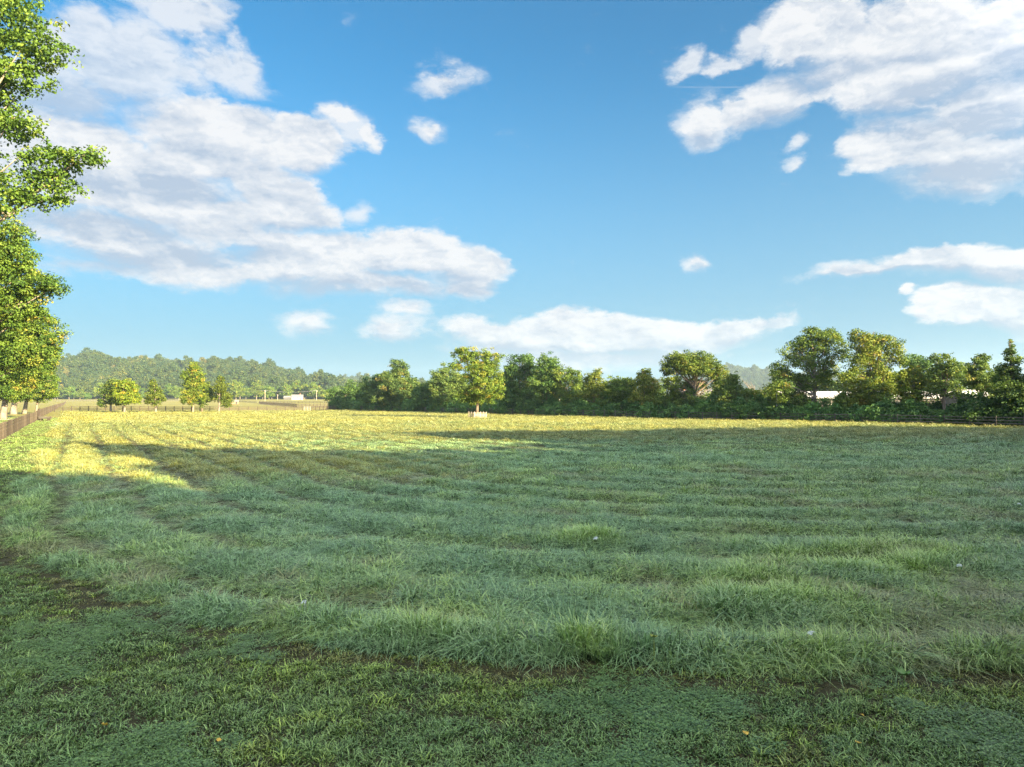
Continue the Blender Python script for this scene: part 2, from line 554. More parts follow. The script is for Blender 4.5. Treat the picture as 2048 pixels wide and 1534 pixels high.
def build_ground():
    u = np.linspace(-1, 1, 341)
    gx = np.sign(u) * (np.sinh(np.abs(u) * 7.0) / math.sinh(7.0)) * 3500
    vv = np.linspace(-0.72, 1, 391)
    gy = np.sign(vv) * (np.sinh(np.abs(vv) * 6.6) / math.sinh(6.6)) * 3200
    X, Y = np.meshgrid(gx, gy)
    Z = ground_z(X, Y)
    n, mrows = len(gx), len(gy)
    verts = np.stack([X.ravel(), Y.ravel(), Z.ravel()], 1)
    i = np.arange(n * mrows).reshape(mrows, n)
    faces = np.stack([i[:-1, :-1].ravel(), i[:-1, 1:].ravel(), i[1:, 1:].ravel(), i[1:, :-1].ravel()], 1)
    m, nt, N, L, P = new_mat('meadow_ground')
    geo = N.new('ShaderNodeNewGeometry')
    pos = geo.outputs['Position']
    big = noise_node(N, L, pos, 0.03, 4)
    mid = noise_node(N, L, pos, 0.45, 5, 0.62)
    fine = noise_node(N, L, pos, 5.0, 4, 0.7)
    # mowing lines run along the board fence
    mp = N.new('ShaderNodeMapping'); mp.inputs[2].default_value = (0, 0, -math.atan2(FENCE_DIR[1], FENCE_DIR[0]))
    mp.inputs[3].default_value = (0.035, 0.9, 1)
    mp.vector_type = 'POINT'
    L.new(pos, mp.inputs[0])
    rows = noise_node(N, L, mp.outputs[0], 0.9, 3, 0.6)
    def add(a, b, k):
        n = N.new('ShaderNodeMath'); n.operation = 'MULTIPLY_ADD'
        L.new(b, n.inputs[0]); n.inputs[1].default_value = k
        if isinstance(a, float): n.inputs[2].default_value = a
        else: L.new(a, n.inputs[2])
        return n.outputs[0]
    s = add(add(add(add(-0.32, big, 0.35), mid, 0.5), fine, 0.4), rows, 0.4)
    col = ramp(N, L, s, [(0.10, (0.060, 0.060, 0.022)), (0.32, (0.110, 0.125, 0.036)), (0.52, (0.19, 0.185, 0.055)), (0.75, (0.27, 0.23, 0.080))])
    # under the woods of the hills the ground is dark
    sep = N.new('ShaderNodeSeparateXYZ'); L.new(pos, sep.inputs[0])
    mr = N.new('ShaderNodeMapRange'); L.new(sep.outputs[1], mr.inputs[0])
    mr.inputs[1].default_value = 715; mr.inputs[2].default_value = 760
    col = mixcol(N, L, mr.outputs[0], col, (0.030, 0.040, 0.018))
    # under the standing grass of the near field: soil and dead grass, darkened to paint the shade between blades
    m2 = N.new('ShaderNodeMapRange'); L.new(sep.outputs[1], m2.inputs[0])
    m2.inputs[1].default_value = 40; m2.inputs[2].default_value = 110; m2.inputs[3].default_value = 1.0; m2.inputs[4].default_value = 0.0
    shaded_thatch = ramp(N, L, fine, [(0.3, (0.026, 0.027, 0.013)), (0.7, (0.080, 0.072, 0.032))])
    col = mixcol(N, L, m2.outputs[0], col, shaded_thatch)
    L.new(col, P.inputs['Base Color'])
    P.inputs['Roughness'].default_value = 0.9
    P.inputs['Specular IOR Level'].default_value = 0.2
    bp = N.new('ShaderNodeBump'); bp.inputs['Strength'].default_value = 0.9; bp.inputs['Distance'].default_value = 0.25
    L.new(add(add(0.0, mid, 0.7), fine, 0.35), bp.inputs['Height']); L.new(bp.outputs[0], P.inputs['Normal'])
    me = mesh_from('ground', verts, faces, m, True)
    g = link(bpy.data.objects.new('ground', me))
    tag(g, 'wide meadow ground with a mown strip in front and wooded hills behind', 'ground', kind='structure')


build_ground()

# ------------------------------------------------------------------ trees
def leaf_cloud(rng, centers, radii, counts, leaf, flat=0.62, out_c=None, tint0=0.45, tint_sd=0.16, spread=0.075):
    """kite-shaped, folded leaves in loose clumps -> verts, quads, per-face tint"""
    n_tot = int(np.sum(counts))
    idx = np.repeat(np.arange(len(centers)), counts)
    g = rng.normal(size=(n_tot, 3))
    g /= np.linalg.norm(g, axis=1, keepdims=True) + 1e-9
    rr = rng.random(n_tot) ** 0.45
    off = g * (rr * radii[idx])[:, None] * np.array([1, 1, flat])
    p = centers[idx] + off
    nrm = g * 0.75 + np.array([0, 0, 0.45]) + rng.normal(size=(n_tot, 3)) * 0.55
    nrm /= np.linalg.norm(nrm, axis=1, keepdims=True) + 1e-9
    a = rng.normal(size=(n_tot, 3))
    t = np.cross(nrm, a); t /= np.linalg.norm(t, axis=1, keepdims=True) + 1e-9
    b = np.cross(nrm, t)
    sz = leaf * (0.65 + 0.7 * rng.random(n_tot))[:, None]
    droop = nrm * sz * 0.16
    v0 = p - t * sz * 0.55
    v1 = p + b * sz * 0.40 + t * sz * 0.05 + droop
    v2 = p + t * sz * 0.60 - droop
    v3 = p - b * sz * 0.40 + t * sz * 0.05 + droop
    verts = np.stack([v0, v1, v2, v3], 1).reshape(-1, 3)
    faces = np.arange(n_tot * 4).reshape(-1, 4)
    ct = rng.normal(tint0, tint_sd, len(centers))
    tint = np.clip(ct[idx] + rng.normal(0, spread, n_tot), 0, 1)
    return verts, faces, tint


def crown_from_lobes(rng, lobes, leaf, cover=1.35, clump=None, shell=0.35, **kw):
    """lobes: (cx, cy, cz, rx, ry, rz) in metres"""
    cs, rs, cn = [], [], []
    for (cx, cy, cz, rx, ry, rz) in lobes:
        area = 4 * math.pi * ((rx * ry) ** 1.6 / 3 + (rx * rz) ** 1.6 / 3 + (ry * rz) ** 1.6 / 3) ** (1 / 1.6)
        cr = clump if clump else min(0.95, max(0.28 * (rx * ry * rz) ** (1 / 3), leaf * 1.6))
        nleaf = area * cover / (leaf * leaf * 0.5)
        ncl = max(5, int(area / (cr * cr * 1.7)))
        g = rng.normal(size=(ncl, 3)); g /= np.linalg.norm(g, axis=1, keepdims=True)
        r = shell + (1 - shell) * rng.random(ncl) ** 0.5
        r = r * (0.70 + 0.52 * rng.random(ncl) ** 1.3)
        cs.append(np.array([cx, cy, cz]) + g * r[:, None] * np.array([rx, ry, rz]) * 0.92)
        rad = cr * (0.6 + 0.75 * rng.random(ncl))
        rs.append(rad)
        w = rad ** 2; w = w / w.sum()
        cn.append(np.maximum(4, (w * nleaf)).astype(int))
    return leaf_cloud(rng, np.concatenate(cs), np.concatenate(rs), np.concatenate(cn), leaf, **kw), np.concatenate(cs)


def limb_tubes(rng, mb, base, top, r0, targets, sides=6, limb_r=0.30, start=0.25, twigs=0, sub=None):
    base = np.array(base, float); top = np.array(top, float)
    H = np.linalg.norm(top - base)
    k = 7
    wob = rng.normal(0, 0.012 * H, (k, 3)); wob[0] = 0; wob[:, 2] = 0
    pts = [base + (top - base) * i / (k - 1) + wob[i] * (i / k) for i in range(k)]
    rad = [r0 * (1.28 if i == 0 else 1.0) * (1 - 0.86 * (i / (k - 1)) ** 1.15) for i in range(k)]
    pts[0] = pts[0] - np.array([0, 0, 0.25])
    mb.tube(pts, rad, max(sides, 8))
    for tg in targets:
        tg = np.array(tg, float)
        s = min(0.92, max(start, (tg[2] - base[2]) / H * (0.45 + 0.3 * rng.random())))
        fi = s * (k - 1); i0 = min(int(fi), k - 2)
        p0 = pts[i0] + (pts[i0 + 1] - pts[i0]) * (fi - i0)
        rr = r0 * (1 - 0.86 * s ** 1.15)
        mid = (p0 + tg) / 2 + np.array([0, 0, 0.10 * np.linalg.norm(tg - p0)]) * rng.uniform(-0.5, 1.2) + rng.normal(0, 0.04, 3) * np.linalg.norm(tg - p0)
        q = [(1 - t) ** 2 * p0 + 2 * t * (1 - t) * mid + t * t * tg for t in (0, 0.3, 0.6, 0.85, 1.0)]
        lr = min(rr * 0.75, r0 * limb_r * (0.6 + 0.6 * rng.random()))
        mb.tube(q, [lr, lr * 0.75, lr * 0.5, lr * 0.3, lr * 0.12], sides - 1 if sides > 5 else 4, False)
        if sub is not None and len(sub):
            d = np.linalg.norm(sub - q[2], axis=1)
            for j in np.argsort(d)[:twigs]:
                e = sub[j]
                m2 = (q[2] + e) / 2 + rng.normal(0, 0.08, 3) * d[j]
                mb.tube([q[2], m2, e], [lr * 0.38, lr * 0.22, lr * 0.06], 4, False)
    return mb


def seeded(seed):
    return np.random.default_rng(seed)


TRI = [0]


def make_tree(name, base_px, dist, lobes_px, label, group=None, leaf=0.3, seed=1, mat=None, bark=None, tone=(1, 1, 1),
              trunk_r=0.25, cover=1.35, depth=0.9, clump=None, base_x=None, cat='tree', limbs=14, top=None, twigs=0, shell=0.35, start=0.25,
              tint0=0.45, tint_sd=0.16, spread=0.075, flat=0.62):
    """a tree standing at distance `dist`; its crown lobes are read off the photograph as (X, Y, rx, ry[, depth offset])"""
    leaf = leaf * 0.68
    rng = seeded(seed)
    bx = at_px(base_px, dist)[0] if base_x is None else base_x
    bz = float(ground_z(bx, dist))
    root = empty(name, (bx, dist, bz))
    tag(root, label, cat, group)
    lobes = []
    for lb in lobes_px:
        X, Y, rx, ry = lb[:4]
        x, z = at_px(X, dist, Y)
        k = dist / F_PX
        dyo = (lb[4] if len(lb) > 4 else rng.uniform(-0.35, 0.35)) * rx * k
        lobes.append((x - bx, dyo, z - bz, rx * k, rx * k * depth, ry * k))
    zmin_ok = 0.15
    (v, f, t), cl = crown_from_lobes(rng, lobes, leaf, cover, clump, shell, tint0=tint0, tint_sd=tint_sd, spread=spread, flat=flat)
    keep = v.reshape(-1, 4, 3)[:, :, 2].min(1) > zmin_ok
    v = v.reshape(-1, 4, 3)[keep].reshape(-1, 3); f = np.arange(len(v)).reshape(-1, 4); t = t[keep]
    TRI[0] += len(f) * 2
    cr = link(bpy.data.objects.new('crown', mesh_from('crown', v, f, mat or LEAF, False, t)), root)
    cr.color = (*tone, 1)
    zt = top if top else max(l[2] + l[5] * 0.5 for l in lobes)
    cx = np.mean([l[0] for l in lobes]) * 0.45
    mb = MB()
    tg = [(l[0] + rng.normal(0, .3) * l[3], l[1] + rng.normal(0, .3) * l[4], l[2] + rng.normal(0.1, .3) * l[5]) for l in lobes]
    if len(cl):
        tg += [tuple(cl[i]) for i in rng.choice(len(cl), min(len(cl), limbs), replace=False)]
    limb_tubes(rng, mb, (0, 0, 0), (cx, 0, zt), trunk_r, tg, 6, 0.34, start, twigs, cl)
    mb.build('trunk', bark or BARK, root, True)
    return root


# hedge line on the right of the field
H_A, H_B = gp(690, 820.5)[:2], gp(2048, 857)[:2]


def hedge_d(px):
    """distance at which the view towards column px meets the hedge fence"""
    t = (px - 1024) / F_PX
    d = H_B - H_A
    # H_A + s d has x = t y
    s = (t * H_A[1] - H_A[0]) / (d[0] - t * d[1])
    return float(H_A[1] + s * d[1])


def hedge_tree(px, lobes, label, off=4.0, **kw):
    d = hedge_d(px) + off
    kw.setdefault('leaf', 0.34)
    return make_tree(kw.pop('name', 'hedge_tree'), px, d, lobes, label, 'trees along the hedge', **kw)


def build_trees():
    G = (0.85, 1.0, 0.9)
    # --- lone sycamore in the field
    make_tree('lone_tree', 954, 116.5, [(930, 708, 17, 17), (944, 718, 22, 22), (979, 722, 24, 24), (915, 732, 13, 13), (955, 744, 36, 26), (985, 752, 22, 26), (965, 775, 42, 28), (926, 792, 18, 18), (985, 786, 24, 20), (948, 795, 26, 16), (998, 768, 12, 14), (1003, 712, 5, 5), (907, 708, 6, 5)],
              'lone yellowing tree standing inside a low board pen in the field', leaf=0.30, seed=11, tone=(1.18, 1.20, 0.85), trunk_r=0.26, cover=1.2, bark=BARK, tint0=0.55, tint_sd=0.2, cat='tree', twigs=2, clump=0.62, bark_=None) if False else None
    make_tree('lone_tree', 954, 116.5, [(930, 708, 17, 17), (944, 718, 22, 22), (979, 722, 24, 24), (915, 732, 13, 13), (955, 744, 36, 26), (985, 752, 22, 26), (965, 775, 42, 28), (926, 792, 18, 18), (985, 786, 24, 20), (948, 795, 26, 16), (998, 768, 12, 14), (1003, 712, 5, 5), (907, 708, 6, 5)],
              'lone yellowing tree standing inside a low board pen in the field', leaf=0.30, seed=11, tone=(1.18, 1.20, 0.85), trunk_r=0.27, cover=1.2, tint0=0.55, tint_sd=0.2, twigs=2, clump=0.62)

    # --- hedge trees, from the far end towards the near right end
    hedge_tree(690, [(672, 794, 20, 26), (700, 788, 22, 26), (716, 800, 25, 24), (684, 810, 28, 16)], 'low rounded tree closing the far end of the hedge', off=3, seed=21, mat=LEAF_DARK, leaf=0.45, tone=G)
    hedge_tree(748, [(738, 782, 22, 32), (760, 772, 22, 26), (775, 792, 30, 28)], 'dark bushy tree sloping up beside the pointed dark tree', seed=22, mat=LEAF_DARK, leaf=0.45, tone=G)
    hedge_tree(797, [(797, 734, 19, 20), (800, 752, 24, 20), (775, 760, 18, 18), (790, 772, 36, 28), (826, 774, 20, 28), (770, 795, 36, 26), (812, 800, 36, 24)], 'tall dark round topped tree with brown patch, left of the lone tree', seed=23, mat=LEAF_DARK, leaf=0.42, tone=(1.0, 1.0, 0.95), tint_sd=0.24)
    hedge_tree(852, [(855, 777, 20, 20), (850, 800, 30, 24), (838, 785, 16, 18)], 'small dark tree filling the dip left of the lone tree', seed=24, mat=LEAF_DARK, leaf=0.42, tone=G)
    hedge_tree(893, [(893, 752, 27, 24), (880, 765, 22, 22), (888, 785, 30, 32), (915, 780, 20, 36)], 'dome shaped green tree just behind the lone tree', seed=25, mat=LEAF_DARK, leaf=0.40, tone=(1.15, 1.1, 1.0))
    hedge_tree(1042, [(1045, 727, 30, 22), (1022, 742, 16, 20), (1062, 740, 18, 22), (1035, 765, 34, 32), (1015, 770, 20, 30), (1040, 795, 40, 24)], 'tall dark tree with knobbly top, right behind the lone tree', seed=26, mat=LEAF_DARK, leaf=0.40, tone=G, tint_sd=0.22)
    hedge_tree(1094, [(1096, 726, 23, 21), (1084, 745, 22, 22), (1105, 750, 20, 24), (1090, 775, 34, 30)], 'tall dark tree twinned with the knobbly one beside the lone tree', seed=27, mat=LEAF_DARK, leaf=0.38, tone=G, tint_sd=0.22)
    hedge_tree(1128, [(1126, 752, 26, 22), (1150, 752, 18, 18), (1135, 775, 34, 28), (1140, 797, 32, 20)], 'yellow green tree with thin trunk right of the dark twins', off=5, seed=28, leaf=0.38, tone=(1.0, 1.05, 0.9), tint0=0.52, cover=0.95)
    hedge_tree(1188, [(1187, 760, 21, 21), (1196, 745, 10, 9), (1178, 778, 24, 26), (1200, 785, 24, 26)], 'slim yellow green tree with ragged tip in mid hedge', off=5, seed=29, leaf=0.36, tone=(1.2, 1.1, 0.9), tint0=0.58, cover=1.0)
    hedge_tree(1240, [(1230, 768, 22, 16), (1255, 768, 22, 16), (1240, 785, 34, 22), (1238, 803, 36, 18)], 'low flat topped olive green tree in mid hedge', off=5, seed=30, leaf=0.36, tone=(1.05, 1.1, 0.9), tint0=0.5)
    hedge_tree(1290, [(1290, 750, 17, 16), (1284, 766, 22, 20), (1302, 775, 22, 24), (1285, 796, 34, 22)], 'sunlit yellow tree left of the wide umbrella tree', off=4.5, seed=31, leaf=0.35, tone=(1.35, 1.2, 0.9), tint0=0.6)
    hedge_tree(1390, [(1362, 722, 38, 20), (1405, 722, 32, 22), (1340, 738, 26, 20), (1385, 738, 40, 20), (1428, 740, 26, 20), (1340, 765, 26, 16, -0.5), (1395, 770, 34, 14, 0.8), (1445, 755, 26, 20), (1370, 797, 54, 20)], 'wide umbrella shaped tree with pale branches showing below its crown', off=6, seed=32, leaf=0.33, tone=(1.15, 1.08, 0.9), trunk_r=0.34, limbs=34, bark=BARK, cover=1.1, twigs=2, tint_sd=0.2)
    hedge_tree(1462, [(1464, 762, 17, 20), (1452, 785, 26, 26), (1475, 790, 20, 26)], 'dark tree with orange tinged edge under the umbrella tree', off=2.5, seed=33, mat=LEAF_DARK, leaf=0.32, tone=(1.1, 1.05, 0.85), tint_sd=0.22)
    hedge_tree(1500, [(1492, 788, 18, 14), (1515, 792, 18, 12), (1500, 806, 30, 14)], 'low pale green thicket tree below the blue hill', off=7, seed=34, leaf=0.32, tone=(1.15, 1.15, 0.95), tint0=0.6)
    hedge_tree(1632, [(1625, 668, 26, 16), (1655, 676, 28, 22), (1600, 690, 26, 24), (1640, 695, 32, 20), (1572, 706, 13, 18), (1678, 705, 20, 24), (1610, 722, 34, 22), (1560, 735, 17, 16), (1655, 735, 30, 24), (1575, 752, 22, 18), (1625, 760, 40, 24), (1555, 785, 34, 28), (1600, 800, 46, 24)],
               'tallest airy tree with sky gaps at right, pale trunk below', off=6, seed=35, leaf=0.30, tone=(1.05, 1.05, 0.9), trunk_r=0.30, limbs=30, cover=0.95, twigs=2, clump=0.75, bark=BARK_GREY, tint_sd=0.2)
    hedge_tree(1752, [(1714, 672, 18, 18), (1730, 690, 28, 22), (1762, 678, 24, 18), (1785, 692, 18, 22), (1745, 712, 36, 22), (1790, 715, 18, 20), (1715, 728, 24, 22), (1760, 742, 38, 24), (1700, 765, 26, 24), (1745, 780, 46, 26), (1790, 770, 28, 26), (1720, 800, 44, 22)],
               'tall forked tree with yellow lit crown next to the tallest one', off=6, seed=36, leaf=0.30, tone=(1.25, 1.15, 0.9), trunk_r=0.30, limbs=26, cover=1.05, twigs=2, clump=0.75, tint0=0.55)
    hedge_tree(1826, [(1828, 744, 20, 16), (1815, 758, 24, 20), (1838, 762, 16, 20), (1822, 785, 30, 26)], 'bright yellow green tree in front of the white barn roof', off=3, seed=37, leaf=0.29, tone=(1.45, 1.3, 0.9), tint0=0.6)
    hedge_tree(1838, [(1822, 722, 20, 13), (1845, 726, 24, 14), (1840, 748, 34, 20)], 'dark rounded tree standing farther back above the barn', off=55, seed=38, mat=LEAF_DARK, leaf=0.40, tone=G, clump=0.9)
    hedge_tree(1888, [(1892, 712, 12, 8), (1872, 715, 12, 9), (1885, 728, 28, 16), (1900, 742, 30, 20), (1870, 750, 26, 22), (1888, 775, 40, 26)], 'thin topped tree with bare twigs above the barn roof', off=4, seed=39, mat=LEAF_DARK, leaf=0.28, tone=(1.12, 1.08, 0.9), cover=0.85, tint_sd=0.24)
    hedge_tree(1962, [(1966, 718, 17, 13), (1955, 735, 28, 18), (1935, 745, 22, 20), (1958, 765, 40, 26), (1990, 760, 26, 26)], 'dense round tree left of the pointed evergreen', off=9, seed=40, mat=LEAF_DARK, leaf=0.30, tone=(1.1, 1.05, 0.95))
    hedge_tree(2022, [(2024, 690, 5, 10), (2021, 704, 12, 10), (2024, 720, 17, 12), (2020, 738, 26, 16), (2026, 758, 34, 20), (2015, 782, 44, 26), (2030, 806, 50, 22)], 'pointed evergreen tree at the near end of the hedge', off=3, seed=41, mat=LEAF_DARK, leaf=0.26, tone=(1.0, 1.0, 0.9), tint_sd=0.22)
    hedge_tree(2110, [(2095, 735, 40, 30), (2125, 755, 44, 30), (2080, 775, 44, 28), (2110, 800, 60, 26)], 'broad dark tree past the pointed evergreen, cut by the picture edge', off=4, seed=42, mat=LEAF_DARK, leaf=0.27)
    # shrubs at the foot of the hedge, two staggered rows
    rng = seeded(77)
    i = 0
    for off, hm in ((1.5, 2.6), (5.5, 3.9)):
        px = 662.0 + off * 3
        while px < 2170:
            d = hedge_d(px) + off + rng.uniform(-0.3, 0.8)
            k = F_PX / d
            w = k * rng.uniform(1.3, 2.1)
            hgt = rng.uniform(0.75, 1.2) * hm * k * 0.5
            by = 799 + 4368 / d
            lob = [(px + rng.uniform(-.3, .3) * w, by - hgt * 1.05, w, hgt * 0.95), (px + w * 0.7, by - hgt * 0.8, w * 0.7, hgt * 0.8), (px - w * 0.6, by - hgt * 0.6, w * 0.7, hgt * 0.7), (px + rng.uniform(-.5, .5) * w, by - hgt * 1.8, w * 0.45, hgt * 0.5)]
            make_tree('hedge_shrub', px, d, lob,
                      'dark bush in the continuous thicket behind the hedge fence', 'bushes at the foot of the hedge', leaf=0.27 + 0.0009 * d, seed=300 + i, mat=LEAF_DARK,
                      tone=tuple(np.array([1.40, 1.60, 1.60]) * rng.uniform(0.75, 1.2) * (0.62 if px > 1830 else 1.0)), trunk_r=0.06, cover=1.15, cat='bush', limbs=4, clump=0.5, tint0=0.35)
            px += w * 1.35
            i += 1
    # further trees behind the first row close the gaps
    fill = [(705, 14, 772, 24, 0), (735, 16, 762, 26, 1), (775, 14, 750, 24, 0), (835, 16, 770, 26, 2), (868, 14, 762, 24, 1), (915, 18, 745, 26, 0), (990, 18, 752, 26, 2), (1020, 16, 740, 26, 0), (1068, 15, 742, 24, 1), (1110, 18, 755, 26, 2),
            (1160, 16, 762, 28, 1), (1215, 18, 766, 28, 2), (1262, 18, 772, 26, 0), (1312, 16, 765, 24, 1), (1440, 20, 765, 28, 2), (1478, 30, 778, 24, 1), (1530, 24, 778, 24, 0)]
    for j, (px, off, top, w, kind) in enumerate(fill):
        d = hedge_d(px) + off
        by = 799 + 4368 / d
        hh = (by - top)
        lob = [(px + rng.uniform(-6, 6), top + hh * .18, w * .7, hh * .17), (px + rng.uniform(-8, 8), top + hh * .38, w * 1.0, hh * .20), (px - w * .5, top + hh * .55, w * .8, hh * .2), (px + w * .5, top + hh * .58, w * .8, hh * .2), (px, top + hh * .8, w * 1.1, hh * .18)]
        make_tree('hedge_tree', px, d, lob, ['mid green tree filling the second row of the hedge', 'dark green tree filling the second row of the hedge', 'olive green tree filling the second row of the hedge'][kind], 'trees in the second row of the hedge',
                  leaf=0.46, seed=500 + j, mat=[LEAF, LEAF_DARK, LEAF][kind], tone=[(1, 1.05, .95), (1, 1, 1), (1.2, 1.1, .9)][kind], trunk_r=0.2, cover=1.05)
    # a belt of trees beyond the barn, seen between and above the nearer ones
    for j, px in enumerate(range(1560, 2060, 44)):
        d = 168.0 + rng.uniform(-4, 8)
        top = 744 + rng.uniform(-10, 10)
        by = 799 + 4368 / d
        hh = by - top
        lob = [(px + rng.uniform(-6, 6), top + hh * .2, 18, hh * .18), (px + rng.uniform(-8, 8), top + hh * .42, 26, hh * .22), (px, top + hh * .7, 28, hh * .24)]
        make_tree('barn_tree', px, d, lob, 'green tree in the belt of trees beyond the long barn', 'trees beyond the long barn', leaf=0.52, seed=560 + j, mat=LEAF,
                  tone=tuple(np.array([0.95, 1.05, 0.95]) * rng.uniform(0.85, 1.25)), trunk_r=0.22, cover=1.1)
    # bare grey tree under the far blue hill
    d = hedge_d(1508) + 12
    bx, _ = at_px(1516, d)
    root = empty('bare_tree', (bx, d, 0)); tag(root, 'leafless grey tree with tangled branches beside the tallest airy tree', 'tree', 'trees along the hedge')
    rng = seeded(5); mb = MB()
    tg = []
    for k in range(34):
        x, z = at_px(1505 + rng.normal(0, 20), d, 775 + rng.normal(0, 12))
        tg.append((x - bx, rng.normal(0, 1.2), z))
    limb_tubes(rng, mb, (0, 0, 0), (-0.6, 0, 5.6), 0.16, tg, 5, 0.4, 0.4, 1, np.array(tg) + rng.normal(0, 0.6, (34, 3)))
    mb.build('trunk', BARK_GREY, root, True)

    # --- trees in the paddock by the far fence
    gl = 'trees by the far paddock fence'
    make_tree('paddock_tree', 222, 163, [(214, 786, 17, 22), (226, 770, 12, 16), (205, 806, 11, 9), (228, 795, 16, 16)], 'dark leaning tree behind the brightest yellow paddock tree', gl, leaf=0.34, seed=51, bark=BARK_PALE, mat=LEAF, tone=(0.95, 0.95, 0.9), trunk_r=0.26)
    make_tree('paddock_tree', 249, 161, [(246, 770, 20, 13), (262, 778, 18, 16), (238, 786, 16, 16), (258, 797, 26, 14), (236, 804, 12, 8), (272, 797, 10, 14)], 'low spreading tree with brightest yellow crown in the paddock', gl, leaf=0.34, seed=52, bark=BARK_PALE, tone=(1.5, 1.42, 0.7), trunk_r=0.24, tint0=0.58)
    make_tree('paddock_tree', 312, 164, [(307, 766, 9, 9), (308, 780, 15, 14), (310, 797, 22, 15), (294, 802, 9, 8)], 'small conical olive tree with pale trunk between paddock trees', gl, leaf=0.32, seed=53, bark=BARK_PALE, tone=(1.2, 1.05, 0.8), trunk_r=0.26)
    make_tree('paddock_tree', 386, 166, [(390, 736, 15, 14), (380, 752, 18, 18), (398, 755, 16, 18), (386, 775, 26, 20), (382, 797, 20, 14), (400, 793, 16, 14)], 'tallest paddock tree with pale yellow columnar crown', gl, leaf=0.33, seed=54, bark=BARK_PALE, tone=(1.32, 1.26, 0.85), trunk_r=0.25, tint0=0.56, tint_sd=0.2)
    make_tree('paddock_tree', 404, 169, [(410, 775, 12, 14), (416, 792, 14, 18), (405, 803, 12, 12)], 'dark green tree leaning on the tallest paddock tree', gl, leaf=0.33, seed=55, mat=LEAF_DARK, tone=(1.25, 1.1, 0.8), trunk_r=0.2)
    make_tree('paddock_tree', 438, 168, [(441, 760, 9, 10), (443, 775, 16, 14), (443, 795, 20, 17), (452, 808, 10, 8)], 'egg shaped olive green tree, last of the paddock trees towards the poles', gl, leaf=0.33, seed=56, tone=(1.15, 1.0, 0.75), bark=BARK_PALE, trunk_r=0.25)

    # --- sycamore row beyond the board fence
    gs = 'sycamores beyond the board fence'
    make_tree('sycamore_tree', -256, 40, [(15, 40, 100, 75), (85, 100, 62, 38), (20, 150, 76, 34), (-60, 190, 90, 110), (30, 258, 66, 26), (75, 318, 76, 46), (160, 308, 44, 26), (80, 378, 62, 42), (-5, 385, 75, 55), (-150, 0, 200, 200), (-200, 320, 180, 200), (-330, 60, 220, 200), (-380, 330, 180, 200), (-260, -180, 200, 140)],
              'nearest sycamore, its two leafy boughs reaching across the clouds', gs, leaf=0.25, seed=61, bark=BARK_PALE, tone=(1.0, 1.12, 0.85), trunk_r=0.55, cover=0.78, clump=0.46, depth=0.8, limbs=46, twigs=4, top=22.0, tint0=0.45, tint_sd=0.16, shell=0.40)
    make_tree('sycamore_tree', -100, 62, [(15, 470, 42, 36), (20, 520, 50, 36), (60, 565, 52, 34), (112, 572, 26, 15), (20, 610, 70, 46), (-40, 560, 90, 90), (-110, 470, 120, 110), (-150, 600, 120, 120), (-100, 680, 110, 80)],
              'tall dense sycamore with short twig pointing out, below the nearest boughs', gs, leaf=0.27, seed=62, bark=BARK_PALE, tone=(0.98, 1.1, 0.85), trunk_r=0.5, cover=1.15, clump=0.6, limbs=24, twigs=2, tint0=0.47, tint_sd=0.2, top=15.0)
    make_tree('sycamore_tree', -40, 85, [(55, 640, 46, 36), (85, 665, 36, 36), (20, 660, 60, 60), (100, 692, 26, 26), (50, 710, 60, 44), (-30, 650, 90, 80), (-60, 730, 90, 60)],
              'green sycamore sloping towards the sky in the middle of the row', gs, leaf=0.29, seed=63, bark=BARK_PALE, tone=(1.05, 1.12, 0.85), trunk_r=0.42, cover=1.2, limbs=20, tint0=0.45, tint_sd=0.2)
    make_tree('sycamore_tree', 6, 112, [(60, 712, 40, 30), (92, 712, 30, 30), (30, 740, 54, 36), (70, 748, 40, 30), (0, 730, 60, 50), (20, 780, 50, 22)],
              'sycamore with leafless pale twigs low on its trunk by the lane', gs, leaf=0.31, seed=64, bark=BARK_PALE, tone=(1.05, 1.12, 0.8), trunk_r=0.5, tint0=0.5, tint_sd=0.22, limbs=16)
    make_tree('sycamore_tree', 27, 145, [(40, 758, 36, 24), (70, 765, 30, 26), (20, 775, 30, 20), (50, 788, 34, 16)], 'thick twin trunked sycamore in the far part of the row', gs, leaf=0.34, seed=65, bark=BARK_PALE, tone=(1.12, 1.1, 0.85), trunk_r=0.62, tint_sd=0.22)
    make_tree('sycamore_tree', 49, 150, [(76, 765, 30, 26), (60, 785, 34, 18), (92, 772, 22, 22)], 'sycamore with straight white trunk in the far part of the row', gs, leaf=0.34, seed=66, bark=BARK_PALE, tone=(1.1, 1.12, 0.85), trunk_r=0.45)
    make_tree('sycamore_tree', 72, 152, [(100, 764, 18, 24), (92, 788, 22, 16), (104, 785, 12, 18), (76, 790, 20, 12)], 'bright yellow green sycamore at the outer end of the row', gs, leaf=0.34, seed=67, bark=BARK_PALE, tone=(1.25, 1.32, 0.7), trunk_r=0.25, tint0=0.55)

    # --- windbreak behind and beside the camera that shades the near field
    # q runs across the sun's direction, p along the shadows: where the shade ends on the grass
    edge = np.array([(-6, 44), (4, 42), (7.9, 36.5), (10.8, 28.0), (12.3, 30.5), (14.0, 39.8), (15.4, 55.5), (16.5, 59.4), (18.4, 52), (19.6, 43.3), (22.7, 36.7), (29.4, 32), (39.0, 31.4), (39.8, 44.4), (43.5, 52.4), (49.8, 48.3), (56.2, 41), (67, 32), (79.9, 20.9), (93.4, 6.9), (105, -6), (125, -20)], float)
    row = []
    wr = seeded(4242)
    q = -5.0
